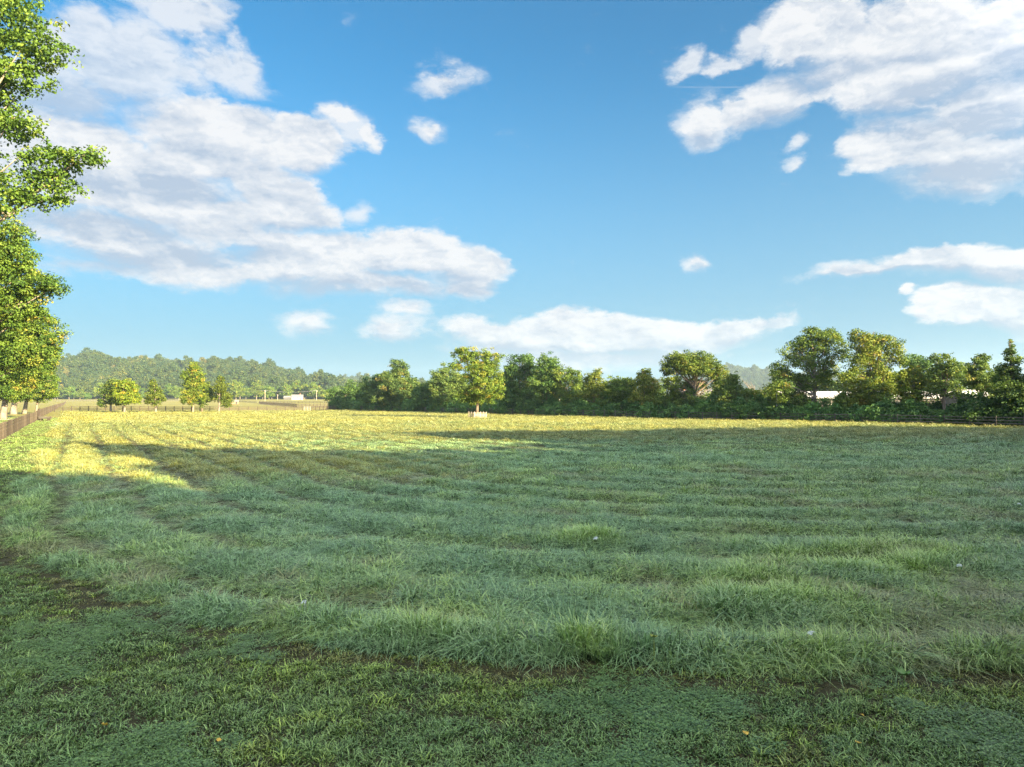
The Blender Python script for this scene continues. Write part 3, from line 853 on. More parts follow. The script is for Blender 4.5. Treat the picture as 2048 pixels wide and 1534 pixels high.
    while q < 122:
        pb = float(np.interp(q, edge[:, 0], edge[:, 1]))
        for back, cut in ((0.0, 0.0), (6.0, 7.0)):
            pbase = min(-10.0, pb - 27.0) - back + wr.uniform(-1, 1)
            pt = pb - cut + wr.uniform(-1.2, 0.4)
            rad = 1.9 if 13 < q < 19 else 2.5
            qq = q + (1.2 if back else 0.0) + wr.uniform(-0.3, 0.3)
            row.append((qq, pbase, (pt - pbase) * math.tan(SUN_EL), rad * (1.0 if not back else 1.15)))
        q += 2.3
    sd = -S_H
    protos = []
    for k in range(4):
        rng = seeded(900 + k)
        lob = []
        for j in range(11):
            zc = 0.14 + 0.80 * (j + 0.5) / 11
            rr = 0.36 * math.sqrt(max(0.1, 1 - ((zc - 0.45) / 0.60) ** 2))
            a = rng.uniform(0, 6.28)
            lob.append((math.cos(a) * rr * 0.6, math.sin(a) * rr * 0.6, zc - 0.02, rr * 0.75, rr * 0.75, 0.085 + 0.02 * rng.random()))
        lob = [tuple(10 * q for q in l) for l in lob]
        (v, f, t), cl = crown_from_lobes(rng, lob, 0.36, 1.5, 0.75)
        top_ok = v.reshape(-1, 4, 3)[:, :, 2].max(1) < 10.0
        v = v.reshape(-1, 4, 3)[top_ok].reshape(-1, 3); t = t[top_ok]; f = np.arange(len(v)).reshape(-1, 4)
        cm = mesh_from('crown', v, f, LEAF, False, t)
        mb = MB(); limb_tubes(rng, mb, (0, 0, 0), (0, 0, 9.0), 0.25, [tuple(c) for c in cl[rng.choice(len(cl), 14, replace=False)]])
        protos.append((cm, mb.mesh('trunk', BARK, True)))
    cq, cp = np.array([sd[1], -sd[0]]), sd          # unit vectors of q and p
    for i, (qq, pbase, h, rad) in enumerate(row):
        base = cq * qq + cp * pbase
        root = empty('windbreak_tree', (base[0], base[1], 0), i * 1.7)
        assert abs(base[0]) > 0.9 * base[1] or base[1] < 0, base
        tag(root, 'leafy tree in the windbreak behind the viewer', 'tree', 'windbreak trees behind the viewer')
        cm, tm = protos[i % 4]
        s = (rad / 4.4 * 1.25, rad / 4.4 * 1.25, h / 9.7)
        for nm, me in (('crown', cm), ('trunk', tm)):
            o = link(bpy.data.objects.new(nm, me), root); o.scale = s
            o.color = (1.2, 1.15, 0.9, 1)


build_trees()

# ------------------------------------------------------------------ scatter helper (geometry nodes)
def proto_collection(name, meshes):
    c = bpy.data.collections.new(name)
    for i, me in enumerate(meshes):
        c.objects.link(bpy.data.objects.new('%s_%02d' % (name, i), me))
    return c


def scatter(name, pts, rot, scl, idx, hue, coll, mat_list, label, cat):
    me = bpy.data.meshes.new(name)
    n = len(pts)
    me.vertices.add(n)
    me.vertices.foreach_set('co', np.asarray(pts, np.float32).ravel())
    for nm, ty, arr in (('rot', 'FLOAT_VECTOR', rot), ('scl', 'FLOAT_VECTOR', scl)):
        a = me.attributes.new(nm, ty, 'POINT'); a.data.foreach_set('vector', np.asarray(arr, np.float32).ravel())
    a = me.attributes.new('idx', 'INT', 'POINT'); a.data.foreach_set('value', np.asarray(idx, np.int32))
    a = me.attributes.new('hue', 'FLOAT', 'POINT'); a.data.foreach_set('value', np.asarray(hue, np.float32))
    o = link(bpy.data.objects.new(name, me))
    tag(o, label, cat, kind='stuff')
    ng = bpy.data.node_groups.new(name, 'GeometryNodeTree')
    ng.interface.new_socket('Geometry', in_out='INPUT', socket_type='NodeSocketGeometry')
    ng.interface.new_socket('Geometry', in_out='OUTPUT', socket_type='NodeSocketGeometry')
    N, L = ng.nodes, ng.links
    gi, go = N.new('NodeGroupInput'), N.new('NodeGroupOutput')
    ci = N.new('GeometryNodeCollectionInfo')
    ci.inputs['Collection'].default_value = coll
    ci.inputs['Separate Children'].default_value = True
    ip = N.new('GeometryNodeInstanceOnPoints')
    ip.inputs['Pick Instance'].default_value = True

    def attr(nm, ty):
        a = N.new('GeometryNodeInputNamedAttribute'); a.data_type = ty
        a.inputs['Name'].default_value = nm
        return a.outputs[0]
    L.new(gi.outputs[0], ip.inputs['Points'])
    L.new(ci.outputs[0], ip.inputs['Instance'])
    L.new(attr('idx', 'INT'), ip.inputs['Instance Index'])
    er = N.new('FunctionNodeEulerToRotation')
    L.new(attr('rot', 'FLOAT_VECTOR'), er.inputs[0])
    L.new(er.outputs[0], ip.inputs['Rotation'])
    L.new(attr('scl', 'FLOAT_VECTOR'), ip.inputs['Scale'])
    L.new(ip.outputs[0], go.inputs[0])
    md = o.modifiers.new('scatter', 'NODES'); md.node_group = ng
    return o


# ------------------------------------------------------------------ woods on the hills
def wood_proto(seed, h, w, leaf, shape):
    rng = seeded(seed)
    lob = []
    nl = 9
    for j in range(nl):
        t = (j + 0.5) / nl
        zc = h * (0.22 + 0.72 * t)
        if shape == 'dome':
            rr = w * 0.5 * math.sqrt(max(0.08, 1 - ((t - 0.38) / 0.66) ** 2))
        elif shape == 'cone':
            rr = w * 0.5 * (1.05 - 0.85 * t)
        else:
            rr = w * 0.5 * (0.6 + 0.4 * math.sin(t * 7 + seed))
        for q in range(2 if t < 0.8 else 1):
            a = rng.uniform(0, 6.28)
            lob.append((math.cos(a) * rr * 0.5, math.sin(a) * rr * 0.5, zc, rr * 0.62, rr * 0.62, h * 0.10))
    (v, f, t), cl = crown_from_lobes(rng, lob, leaf, 1.15, leaf * 1.7, spread=0.10, tint_sd=0.18)
    mb = MB(); mb.tube([(0, 0, -0.6), (0, 0, h * 0.4), (0.2, 0, h * 0.75)], [0.3, 0.22, 0.08], 5)
    nv = len(v)
    verts = np.concatenate([v, np.array(mb.v)])
    faces = [tuple(q) for q in f] + [tuple(i + nv for i in q) for q in mb.f]
    me = bpy.data.meshes.new('wood_tree')
    me.from_pydata([tuple(q) for q in verts], [], faces)
    a = me.attributes.new('tint', 'FLOAT', 'FACE')
    a.data.foreach_set('value', np.concatenate([t, np.full(len(mb.f), 0.5)]).astype(np.float32))
    me.materials.append(LEAF_FOREST); me.materials.append(BARK_PALE)
    me.polygons.foreach_set('material_index', np.concatenate([np.zeros(len(f), np.int32), np.ones(len(mb.f), np.int32)]))
    me.update()
    return me


def build_woods():
    protos = [wood_proto(700 + i, hh, ww, 0.85, sh) for i, (hh, ww, sh) in enumerate(
        [(14, 13, 'dome'), (16, 12, 'dome'), (12, 12, 'dome'), (15, 9, 'cone'), (13, 11, 'odd'), (17, 13, 'dome')])]
    coll = proto_collection('wood_tree', protos)
    rng = seeded(42)
    P = []
    step = 10.0
    for y in np.arange(735, 1180, step):
        for x in np.arange(-1000, -60, step):
            X, Y = x + rng.uniform(-.45, .45) * step, y + rng.uniform(-.45, .45) * step
            P.append((X, Y))
    P = np.array(P)
    z = ground_z(P[:, 0], P[:, 1])
    px = 1024 + F_PX * P[:, 0] / P[:, 1]
    edge = 745 + 55 * (fbm(P[:, 0] / 60, P[:, 0] * 0, 3, 3) - 0.5) + 40 * sstep(px, 450, 650)
    keep = (P[:, 1] > edge) & (px > -350) & (px < 900)
    P, z = P[keep], z[keep]
    n = len(P)
    big = fbm(P[:, 0] / 45, P[:, 1] / 45, 13, 3)
    s = np.clip(0.72 + 0.85 * big + rng.normal(0, 0.26, n), 0.55, 2.1)
    s = np.where(rng.random(n) < 0.05, s * 1.35, s)
    hue = np.clip(0.1 + 0.7 * fbm(P[:, 0] / 26, P[:, 1] / 26, 31, 3) + rng.normal(0, 0.17, n), 0, 0.95)
    hue[rng.random(n) < 0.012] = 1.0
    # far hill on the right and the distant ridges
    Q = []
    for y in np.arange(1520, 2230, 17):
        for x in np.arange(-1000, 2100, 17.0):
            Q.append((x + rng.uniform(-7, 7), y + rng.uniform(-7, 7)))
    Q = np.array(Q)
    zq = ground_z(Q[:, 0], Q[:, 1])
    pq = 1024 + F_PX * Q[:, 0] / Q[:, 1]
    kq = (zq > 3) & (((pq > 560) & (pq < 960)) | ((pq > 1200) & (pq < 2200)))
    Q, zq = Q[kq], zq[kq]
    pts = np.concatenate([np.stack([P[:, 0], P[:, 1], z - 0.3], 1), np.stack([Q[:, 0], Q[:, 1], zq - 0.3], 1)])
    m = len(Q)
    sc = np.concatenate([s, 1.4 + rng.normal(0, 0.25, m)])
    hue = np.concatenate([hue, np.clip(0.45 + rng.normal(0, .2, m), 0, .9)])
    tot = n + m
    rot = np.stack([rng.normal(0, .04, tot), rng.normal(0, .04, tot), rng.uniform(0, 6.28, tot)], 1)
    scl = np.stack([sc * rng.uniform(.9, 1.15, tot), sc * rng.uniform(.9, 1.15, tot), sc * rng.uniform(.85, 1.15, tot)], 1)
    idx = rng.choice(6, tot, p=[.24, .22, .18, .08, .12, .16])
    scatter('hill_woods', pts, rot, scl, idx, hue, coll, None, 'green woods covering the far hills behind the pastures', 'woods')

    # the front row of these woods: single trees one can tell apart
    spec = [  # column, distance, height, width, proto, tone
        (138, 690, 1.0, 0, (1.0, 1.1, 1.0)), (160, 700, 0.9, 2, (1.2, 1.15, 1.0)), (176, 660, 0.55, 2, (0.9, 1.1, 0.9)), (200, 705, 1.1, 1, (1.4, 1.3, 1.0)),
        (228, 690, 1.1, 5, (1.2, 1.2, 1.0)), (262, 700, 1.1, 0, (1.0, 1.1, 1.0)), (285, 695, 0.9, 4, (0.9, 1.0, 1.0)), (335, 690, 1.0, 1, (0.9, 1.05, 1.0)), (352, 680, 1.0, 0, (1.2, 1.2, 1.0)),
        (472, 640, 1.15, 5, (1.3, 1.2, 1.0)), (492, 700, 0.9, 0, (1.0, 1.1, 1.0)), (513, 660, 1.15, 1, (1.25, 1.15, 0.95)), (538, 690, 1.05, 0, (1.2, 1.25, 1.0)), (556, 705, 1.0, 3, (0.9, 1.0, 1.0)),
        (572, 700, 1.0, 5, (1.2, 1.2, 1.0)), (594, 720, 1.25, 1, (1.3, 1.25, 1.0)), (612, 715, 1.2, 0, (1.4, 1.3, 0.9)), (630, 700, 1.1, 5, (1.2, 1.2, 1.0)), (648, 690, 0.9, 2, (1.5, 1.4, 0.8)), (668, 700, 1.0, 0, (1.0, 1.1, 1.0)), (110, 690, 1.0, 1, (1.1, 1.1, 1.0)), (84, 700, 1.1, 0, (1.0, 1.1, 1.0)),
    ]
    inst_free = []
    for i in range(6):
        me = protos[i].copy(); me.materials[0] = LEAF; inst_free.append(me)
    for i, (pxx, d, s, k, tone) in enumerate(spec):
        x, _ = at_px(pxx, d)
        o = link(bpy.data.objects.new('wood_edge_tree', inst_free[k]))
        o.location = (x, d, float(ground_z(x, d)) - 0.2); o.rotation_euler = (0, 0, i * 1.3); o.scale = (s, s, s)
        o.color = (*tone, 1)
        tag(o, 'full grown green tree at the foot of the wooded hill', 'tree', 'trees along the foot of the hill')


build_woods()

# ------------------------------------------------------------------ fences
def fence(name, path, label, cat='fence', group=None, post_gap=2.45, h=1.4, nrail=4, mat=FENCE_DARK, post=(0.13, 0.13), board=(0.03, 0.15), bays_per_board=2, wire=False, side=1, tall_every=None):
    """post and board fence: every post and every board is a part"""
    path = [np.array(p, float) for p in path]
    root = empty(name, (*path[0], float(ground_z(*path[0]))))
    tag(root, label, cat, group)
    rng = seeded(len(name) + int(abs(path[0][0]) * 7))
    pm = MB().box((0, 0, (h + 0.12) / 2 - 0.2), (post[0], post[1], h + 0.12 + 0.4)).mesh('post', mat)
    cache = {}
    o0 = np.array(root.location)
    nposts = nrails = 0
    extra_p, extra_r = MB(), MB()
    for a, b in zip(path[:-1], path[1:]):
        d = b - a; Ln = np.linalg.norm(d); d = d / Ln
        nn = np.array([-d[1], d[0]]) * side
        nb = max(1, int(round(Ln / post_gap))); g = Ln / nb
        rz = math.atan2(d[1], d[0])
        tops = []
        for i in range(nb + 1):
            p = a + d * g * i
            z = float(ground_z(*p))
            tops.append((p, z))
            dz = rng.normal(0, 0.02)
            if nposts < 290:
                o = link(bpy.data.objects.new('post', pm), root)
                o.location = (p[0] - o0[0], p[1] - o0[1], z - o0[2] + dz)
                o.rotation_euler = (rng.normal(0, .012), rng.normal(0, .012), rz)
            else:
                extra_p.box((p[0] - o0[0], p[1] - o0[1], z - o0[2] + h / 2 + dz), (post[0], post[1], h + 0.3), rz)
            nposts += 1
        for i in range(0, nb, bays_per_board):
            j = min(nb, i + bays_per_board)
            (p, z), (q, zq) = tops[i], tops[j]
            ln = np.linalg.norm(q - p)
            key = round(ln, 2)
            if key not in cache:
                cache[key] = MB().box((0, 0, 0), (ln - 0.012, board[0], board[1])).mesh('board', mat)
            c = (p + q) / 2 + nn * (post[1] / 2 + board[0] / 2 + 0.004)
            for k in range(nrail):
                zz = h - board[1] / 2 - 0.02 - k * (h - 0.22) / nrail
                loc = (c[0] - o0[0], c[1] - o0[1], (z + zq) / 2 + zz - o0[2] + rng.normal(0, .008))
                if nrails < 290:
                    o = link(bpy.data.objects.new('board', cache[key]), root)
                    o.location = loc
                    o.rotation_euler = (0, -math.atan2(zq - z, ln), rz)
                else:
                    extra_r.box(loc, (ln - 0.012, board[0], board[1]), rz)
                nrails += 1
    if extra_p.v: tag(extra_p.build('posts_beyond', mat, root), kind='stuff')
    if extra_r.v: tag(extra_r.build('boards_beyond', mat, root), kind='stuff')
    return root


def P2(X, Y, z=0.0):
    return gp(X, Y, z)[:2]


def build_fences():
    BS = 1          # boards nailed on the far side, posts stand proud towards the field
    fl = lambda d: FENCE_O + FENCE_DIR / FENCE_DIR[1] * (d - 52.0)
    corner = fl(176)
    fence('board_fence', [fl(30), fl(104)], 'weathered brown board fence running down the field side of the sycamore row', mat=FENCE_BROWN, group='board fences of the farm', side=BS, post_gap=2.44, post=(0.14, 0.15), board=(0.03, 0.17), h=1.3)
    fence('board_fence', [fl(104.6), corner, fl(330), fl(520)], 'weathered brown board fence continuing beyond the tall dark gate post', mat=FENCE_BROWN, group='board fences of the farm', side=BS, post_gap=2.6, post=(0.14, 0.15), board=(0.03, 0.17))
    g = fl(104.3)
    MB().box((0, 0, 0.75), (0.28, 0.28, 2.0)).box((0, 0, 1.79), (0.34, 0.34, 0.06)).build('gate_post', FENCE_DARK).location = (g[0] + 0.4, g[1], 0)
    tag(bpy.data.objects['gate_post'], 'tall thick dark post where the brown fence breaks', 'post')
    # far cross fence
    e1, e2 = P2(606, 822.5), P2(616, 822.5)
    fence('paddock_fence', [corner + np.array([0.6, 0.3]), P2(400, 824), e1], 'dark board fence crossing behind the pale trunked paddock trees', group='board fences of the farm', post_gap=2.3, nrail=3, h=1.3, board=(0.03, 0.14))
    fence('paddock_fence', [e2 + np.array([1.0, 0]), H_A + np.array([-1.5, 1.0])], 'short dark fence piece between the pale gate and the hedge', group='board fences of the farm', post_gap=2.3, nrail=3, h=1.3)
    # pale tube gate in it
    root = empty('field_gate', (e1[0] + 0.3, e1[1], 0)); tag(root, 'pale grey metal gate at the end of the dark paddock fence', 'gate')
    Lg = np.linalg.norm(e2 - e1) + 0.4
    for k in range(5):
        MB().tube([(0, 0, 0.25 + k * 0.24), (Lg, 0, 0.25 + k * 0.24)], [0.03, 0.03], 6).build('bar', STEEL, root)
    for x in (0, Lg / 2, Lg):
        MB().tube([(x, 0, 0.1), (x, 0, 1.26)], [0.032, 0.032], 6).build('upright', STEEL, root)
    # fences of the far pastures
    fence('pasture_fence', [P2(518, 808), P2(594, 815.5)], 'dark fence slanting across the far pasture towards the gate', group='board fences of the farm', post_gap=3, nrail=4, h=1.5, bays_per_board=4, post=(.16, .16), board=(.04, .17))
    fence('pasture_fence', [P2(596, 815.5), P2(662, 814)], 'dark fence in front of the far pasture, ending at the hedge', group='board fences of the farm', post_gap=3, nrail=3, h=1.4, bays_per_board=4)
    fence('pasture_fence', [P2(519, 807.6), P2(664, 808)], 'thin fence right across the pasture below the white house', group='board fences of the farm', post_gap=3.2, nrail=3, h=1.4, bays_per_board=4)
    a = at_px(112, 560)[0]; b = at_px(345, 560)[0]
    fence('pasture_fence', [(a, 560), (b, 575)], 'faint fence at the far end of the pasture by the woods', group='board fences of the farm', post_gap=3.4, nrail=3, h=1.4, bays_per_board=4, mat=FENCE_GREY)
    fence('pasture_fence', [P2(452, 806.5), P2(514, 808)], 'grey fence beside the small red field shed', group='board fences of the farm', post_gap=3.2, nrail=3, h=1.4, bays_per_board=4, mat=FENCE_GREY)
    # fence at the hedge
    ext = H_B + (H_B - H_A) * 0.25
    fence('hedge_fence', [H_A, H_B, ext], 'dark wire topped fence standing along the whole front of the hedge', group='board fences of the farm', post_gap=2.6, h=1.25, nrail=3, mat=FENCE_GREY, post=(0.10, 0.10), board=(0.03, 0.10), bays_per_board=3, side=1)

    # pen of the lone tree: square of pale boards, one corner towards the viewer
    c = np.array([at_px(955, 116.5)[0], 116.5])
    root = empty('tree_pen', (c[0], c[1], float(ground_z(*c)))); tag(root, 'low square pen of pale boards around the lone tree', 'pen')
    ang = math.radians(28)
    ca, sa = math.cos(ang), math.sin(ang)
    hs = 1.12
    cor = [(-hs, -hs), (hs, -hs), (hs, hs), (-hs, hs)]
    cor = [(x * ca - y * sa, x * sa + y * ca) for x, y in cor]
    pm = MB().box((0, 0, 0.40), (0.11, 0.11, 1.36)).mesh('post', WOOD_PALE)
    bm = MB().box((0, 0, 0), (2 * hs + 0.06, 0.028, 0.10)).mesh('board', WOOD_PALE)
    for i in range(4):
        p, q = np.array(cor[i]), np.array(cor[(i + 1) % 4])
        for pp in (p, (p + q) / 2):
            o = link(bpy.data.objects.new('post', pm), root); o.location = (*pp, 0); o.rotation_euler = (0, 0, ang)
        d = (q - p) / np.linalg.norm(q - p); n = np.array([d[1], -d[0]])
        for k in range(4):
            o = link(bpy.data.objects.new('board', bm), root)
            o.location = (*((p + q) / 2 + n * 0.072), 0.22 + 0.22 * k); o.rotation_euler = (0, 0, math.atan2(d[1], d[0]))

    # trough by the left fence
    t = P2(90, 841)
    root = empty('feed_trough', (t[0], t[1], 0), -0.1); tag(root, 'low weathered wooden trough in the grass by the tall dark post', 'trough')
    for sx in (-0.6, 0.6):
        MB().box((sx, 0, 0.12), (0.1, 0.5, 0.34)).build('leg', FENCE_DARK, root)
    MB().box((0, 0, 0.30), (1.72, 0.48, 0.04)).build('bottom', FENCE_GREY, root)
    for sy in (-0.26, 0.26):
        MB().box((0, sy, 0.44), (1.75, 0.035, 0.32)).build('side_board', FENCE_GREY, root)
    for sx in (-0.86, 0.86):
        MB().box((sx, 0, 0.44), (0.035, 0.485, 0.32)).build('end_board', FENCE_DARK, root)


build_fences()

# ------------------------------------------------------------------ buildings
def gable_building(name, loc, rz, ln, wd, eave, ridge_h, wall, roof, label, cat, windows=(), over=0.4, chimney=None, door=None, seams=0):
    """long axis along local x; parts: wall, two roof sheets, windows with panes, door"""
    root = empty(name, (loc[0], loc[1], float(ground_z(loc[0], loc[1])) if len(loc) < 3 else loc[2]), rz)
    tag(root, label, cat)
    hl, hw = ln / 2, wd / 2
    v = [(-hl, -hw, -0.4), (hl, -hw, -0.4), (hl, hw, -0.4), (-hl, hw, -0.4), (-hl, -hw, eave), (hl, -hw, eave), (hl, hw, eave), (-hl, hw, eave), (-hl, 0, ridge_h), (hl, 0, ridge_h)]
    f = [(0, 1, 5, 4), (2, 3, 7, 6), (1, 2, 6, 9, 5), (3, 0, 4, 8, 7), (0, 3, 2, 1)]
    link(bpy.data.objects.new('wall', mesh_from('wall', v, f, wall)), root)
    sl = (ridge_h - eave) / hw
    for s in (-1, 1):
        m = MB()
        t = 0.12
        a = [(-hl - over, s * (hw + over), eave - sl * over + 0.02), (hl + over, s * (hw + over), eave - sl * over + 0.02), (hl + over, 0, ridge_h + 0.02), (-hl - over, 0, ridge_h + 0.02)]
        b = [(p[0], p[1], p[2] + t) for p in a]
        if s > 0: a, b = a[::-1], b[::-1]
        k = len(m.v); m.v += a + b
        m.f += [(k + 3, k + 2, k + 1, k), (k + 4, k + 5, k + 6, k + 7)] + [(k + i, k + (i + 1) % 4, k + 4 + (i + 1) % 4, k + 4 + i) for i in range(4)]
        r = m.build('roof', roof, root)
        for q in range(seams):
            x = -hl + ln * (q + 0.5) / seams
            mm = MB(); yy = s * (hw + over)
            z0, z1 = eave - sl * over + 0.02 + t, ridge_h + 0.02 + t
            mm.tube([(x, yy, z0 + .01), (x, 0.02 * s, z1 + .01)], [0.035, 0.035], 4)
            mm.build('seam', roof, r)
    for (x, z, w_, h_) in windows:
        fr = MB().box((x, -hw - 0.03, z), (w_ + 0.16, 0.06, h_ + 0.16)).build('window', WALL_WHITE, root)
        MB().box((x, -hw - 0.062, z), (w_, 0.02, h_)).build('pane', GLASS_DARK, fr)
    if door:
        x, w_, h_ = door
        MB().box((x, -hw - 0.03, h_ / 2), (w_, 0.06, h_)).build('door', GLASS_DARK, root)
    if chimney:
        MB().box((chimney, 0.2, ridge_h + 0.4), (0.7, 0.7, 1.6)).build('chimney', WALL_BRICK, root)
    return root


def build_buildings():
    # long white roofed barn behind the hedge
    yb = 142.0
    x0, x1 = at_px(1560, yb)[0], at_px(1915, yb)[0]
    gable_building('long_barn', ((x0 + x1) / 2, yb, 0), 0.0, x1 - x0, 11.0, 3.55, 4.75, WALL_GREY, ROOF_WHITE, 'long low barn with white metal roof glimpsed behind the tallest trees', 'barn',
                   [(x, 1.7, 1.1, 0.9) for x in np.linspace(-15, 15, 7)], 0.6, None, (3, 3.0, 2.8), 16)
    yc = 128.0
    xa, xb = at_px(1912, yc)[0], at_px(1962, yc)[0]
    gable_building('short_barn', ((xa + xb) / 2, yc, 0), 0.30, (xb - xa) * 1.15, 6.0, 3.7, 4.9, WALL_GREY, ROOF_WHITE, 'short white roofed shed at the right end of the long barn', 'barn', (), 0.4, None, None, 5)
    # houses behind the hedge
    y = 172.0; x = at_px(1097, y)[0]
    gable_building('pale_house', (x, y, 0), 0.15, 9.5, 7.0, 3.2, 5.2, WALL_WHITE, ROOF_GREY, 'pale house glimpsed through the leaves right of the dark twin trees', 'house', [(-2.5, 1.7, 1, 1.2), (2.4, 1.7, 1, 1.2)], .4, 2.0, (0, 1, 2.1))
    y = 135.0; x = at_px(1392, y)[0]
    gable_building('brick_house', (x, y, 0), -0.1, 9.0, 7.0, 3.0, 5.0, WALL_BRICK, ROOF_GREY, 'red brick house glimpsed through the thicket under the umbrella tree', 'house', [(-2.8, 1.6, 1.1, 1.3), (2.6, 1.6, 1.1, 1.3)], .4, -2.5, (0.2, 1, 2.1))
    # white farmhouse on the far pasture
    y = 650.0; x = at_px(595, y)[0]
    gable_building('white_house', (x, y), 0.25, 10.0, 7.5, 3.0, 4.8, WALL_WHITE, ROOF_GREY, 'small white house at the foot of the wooded hill', 'house', [(-3.2, 1.7, 1.1, 1.3), (0, 1.7, 1.1, 1.3)], .4, 2.5, (2.6, 1, 2.1))
    x = at_px(578, y)[0]
    gable_building('grey_outbuilding', (x, y - 3), 0.1, 7.0, 5.0, 2.2, 3.6, WALL_GREY, ROOF_GREY, 'low grey outbuilding beside the small white house', 'shed', [(-1.5, 1.3, .8, .8)], .3)
    y = 470.0; x = at_px(471, y)[0]
    gable_building('field_shed', (x, y), 0.3, 4.2, 3.0, 1.7, 2.5, WALL_BRICK, ROOF_GREY, 'small red shed in the far pasture by the last paddock tree', 'shed', (), .25, None, (0.8, 0.9, 1.5))
    # utility poles with their wires
    def upole(px, d, h, label, arm=1.8):
        x = at_px(px, d)[0]; z = float(ground_z(x, d))
        root = empty('utility_pole', (x, d, z)); tag(root, label, 'utility pole', 'utility poles of the far pasture')
        MB().tube([(0, 0, -0.5), (0, 0, h)], [0.20, 0.14], 8).build('pole', POLE, root)
        MB().box((0, 0, h - 0.5), (arm, 0.14, 0.16)).build('crossarm', POLE, root)
        for s in (-0.8, 0, 0.8):
            MB().tube([(s, 0, h - 0.42), (s, 0, h - 0.2)], [0.07, 0.05], 6).build('insulator', STEEL, root)
        MB().tube([(0.32, 0, h - 1.7), (0.32, 0, h - 0.9)], [0.2, 0.2], 8).build('transformer', STEEL, root)
        return np.array([x, d, z + h - 0.2])
    p1 = upole(530, 570, 9.4, 'pale utility pole, tallest, standing by the pasture fences')
    p2 = upole(633, 640, 9.2, 'utility pole just right of the white house')
    p3 = upole(555, 660, 5.2, 'short thin pole left of the white house', 1.0)
    p0 = upole(358, 700, 9.2, 'pale pole among the trees behind the tallest paddock tree')
    for a, b in ((p0, p1), (p1, p2)):
        root = empty('power_line', tuple(a)); tag(root, 'thin power line strung from pole to pole ' + ('left of the tallest pole' if a is p0 else 'above the white house'), 'power line', 'power lines')
        for s in (-0.8, 0, 0.8):
            pts = []
            for i in range(9):
                t = i / 8
                q = (b - a) * t
                pts.append((q[0] + s, q[1], q[2] - 1.6 * 4 * t * (1 - t)))
            MB().tube(pts, [0.022] * 9, 4).build('wire', STEEL, root)
    # thin steel pole in front of the hedge
    d = hedge_d(1553) + 1.0; x = at_px(1553.5, d)[0]
    root = empty('steel_pole', (x, d, 0)); tag(root, 'thin grey steel pole standing at the hedge fence below the tallest tree', 'pole')
    MB().tube([(0, 0, -0.2), (0, 0, 4.0)], [0.055, 0.05], 8).build('pole', STEEL, root)
    MB().tube([(0, 0, 4.0), (0, 0, 4.06)], [0.07, 0.02], 8).build('cap', STEEL, root)
    # farm lane beyond the board fence
    a, b = gp(-60, 841)[:2], gp(34, 838)[:2]
    m = plain('lane_gravel', (0.42, 0.37, 0.30), 0.95, 0.2, 4.0)
    d = (b - a) / np.linalg.norm(b - a); a = a - d * 40
    n = np.array([-d[1], d[0]]) * 1.5
    k = 30; vs, fs = [], []
    for i in range(k + 1):
        p = a + (b - a) * i / k
        for q in (p - n, p + n):
            vs.append((q[0], q[1], float(ground_z(*q)) + 0.03))
    for i in range(k): fs.append((2 * i, 2 * i + 1, 2 * i + 3, 2 * i + 2))
    o = link(bpy.data.objects.new('farm_lane', mesh_from('farm_lane', vs, fs, m)))
    tag(o, 'pale gravel lane under the sycamores', 'lane', kind='structure')


build_buildings()

# ------------------------------------------------------------------ grass
def grass_material(name, root_c, mid_c, tip_c, dew, trans=0.12):
    m, nt, N, L, P = new_mat(name)
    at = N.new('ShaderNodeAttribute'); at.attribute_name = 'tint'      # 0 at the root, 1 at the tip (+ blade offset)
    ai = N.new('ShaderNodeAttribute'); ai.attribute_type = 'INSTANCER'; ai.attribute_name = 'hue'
    green = ramp(N, L, at.outputs['Fac'], [(0.14, root_c), (0.58, mid_c), (1.0, tip_c)])  # root colour darkened to paint the shade deep between blades
    #          hue: 0 blue green dewy ... 0.5 plain ... 0.75 fresh yellow green ... 1 straw brown
    tone = ramp(N, L, ai.outputs['Fac'], [(0.0, (0.84, 1.0, 1.04)), (0.35, (0.95, 1.0, 0.95)), (0.55, (1.12, 1.08, 0.85)), (0.72, (1.75, 1.55, 0.55)), (0.86, (1.20, 0.88, 0.50)), (1.0, (1.25, 0.72, 0.42))])
    col = mixcol(N, L, 1.0, green, tone, 'MULTIPLY')
    # beads of dew whiten the outer half of the blades
    dw = N.new('ShaderNodeMath'); dw.operation = 'MULTIPLY'
    L.new(at.outputs['Fac'], dw.inputs[0]); dw.inputs[1].default_value = dew
    col = mixcol(N, L, dw.outputs[0], col, (0.42, 0.54, 0.45))
    L.new(col, P.inputs['Base Color'])
    P.inputs['Roughness'].default_value = 0.34
    P.inputs['Specular IOR Level'].default_value = 0.5
    tr = N.new('ShaderNodeBsdfTranslucent')
    L.new(mixcol(N, L, 1.0, col, (1.1, 1.15, 0.7), 'MULTIPLY'), tr.inputs[0])
    mx = N.new('ShaderNodeMixShader'); mx.inputs[0].default_value = trans
    L.new(P.outputs[0], mx.inputs[1]); L.new(tr.outputs[0], mx.inputs[2])
    L.new(mx.outputs[0], N['Material Output'].inputs[0])
    return m


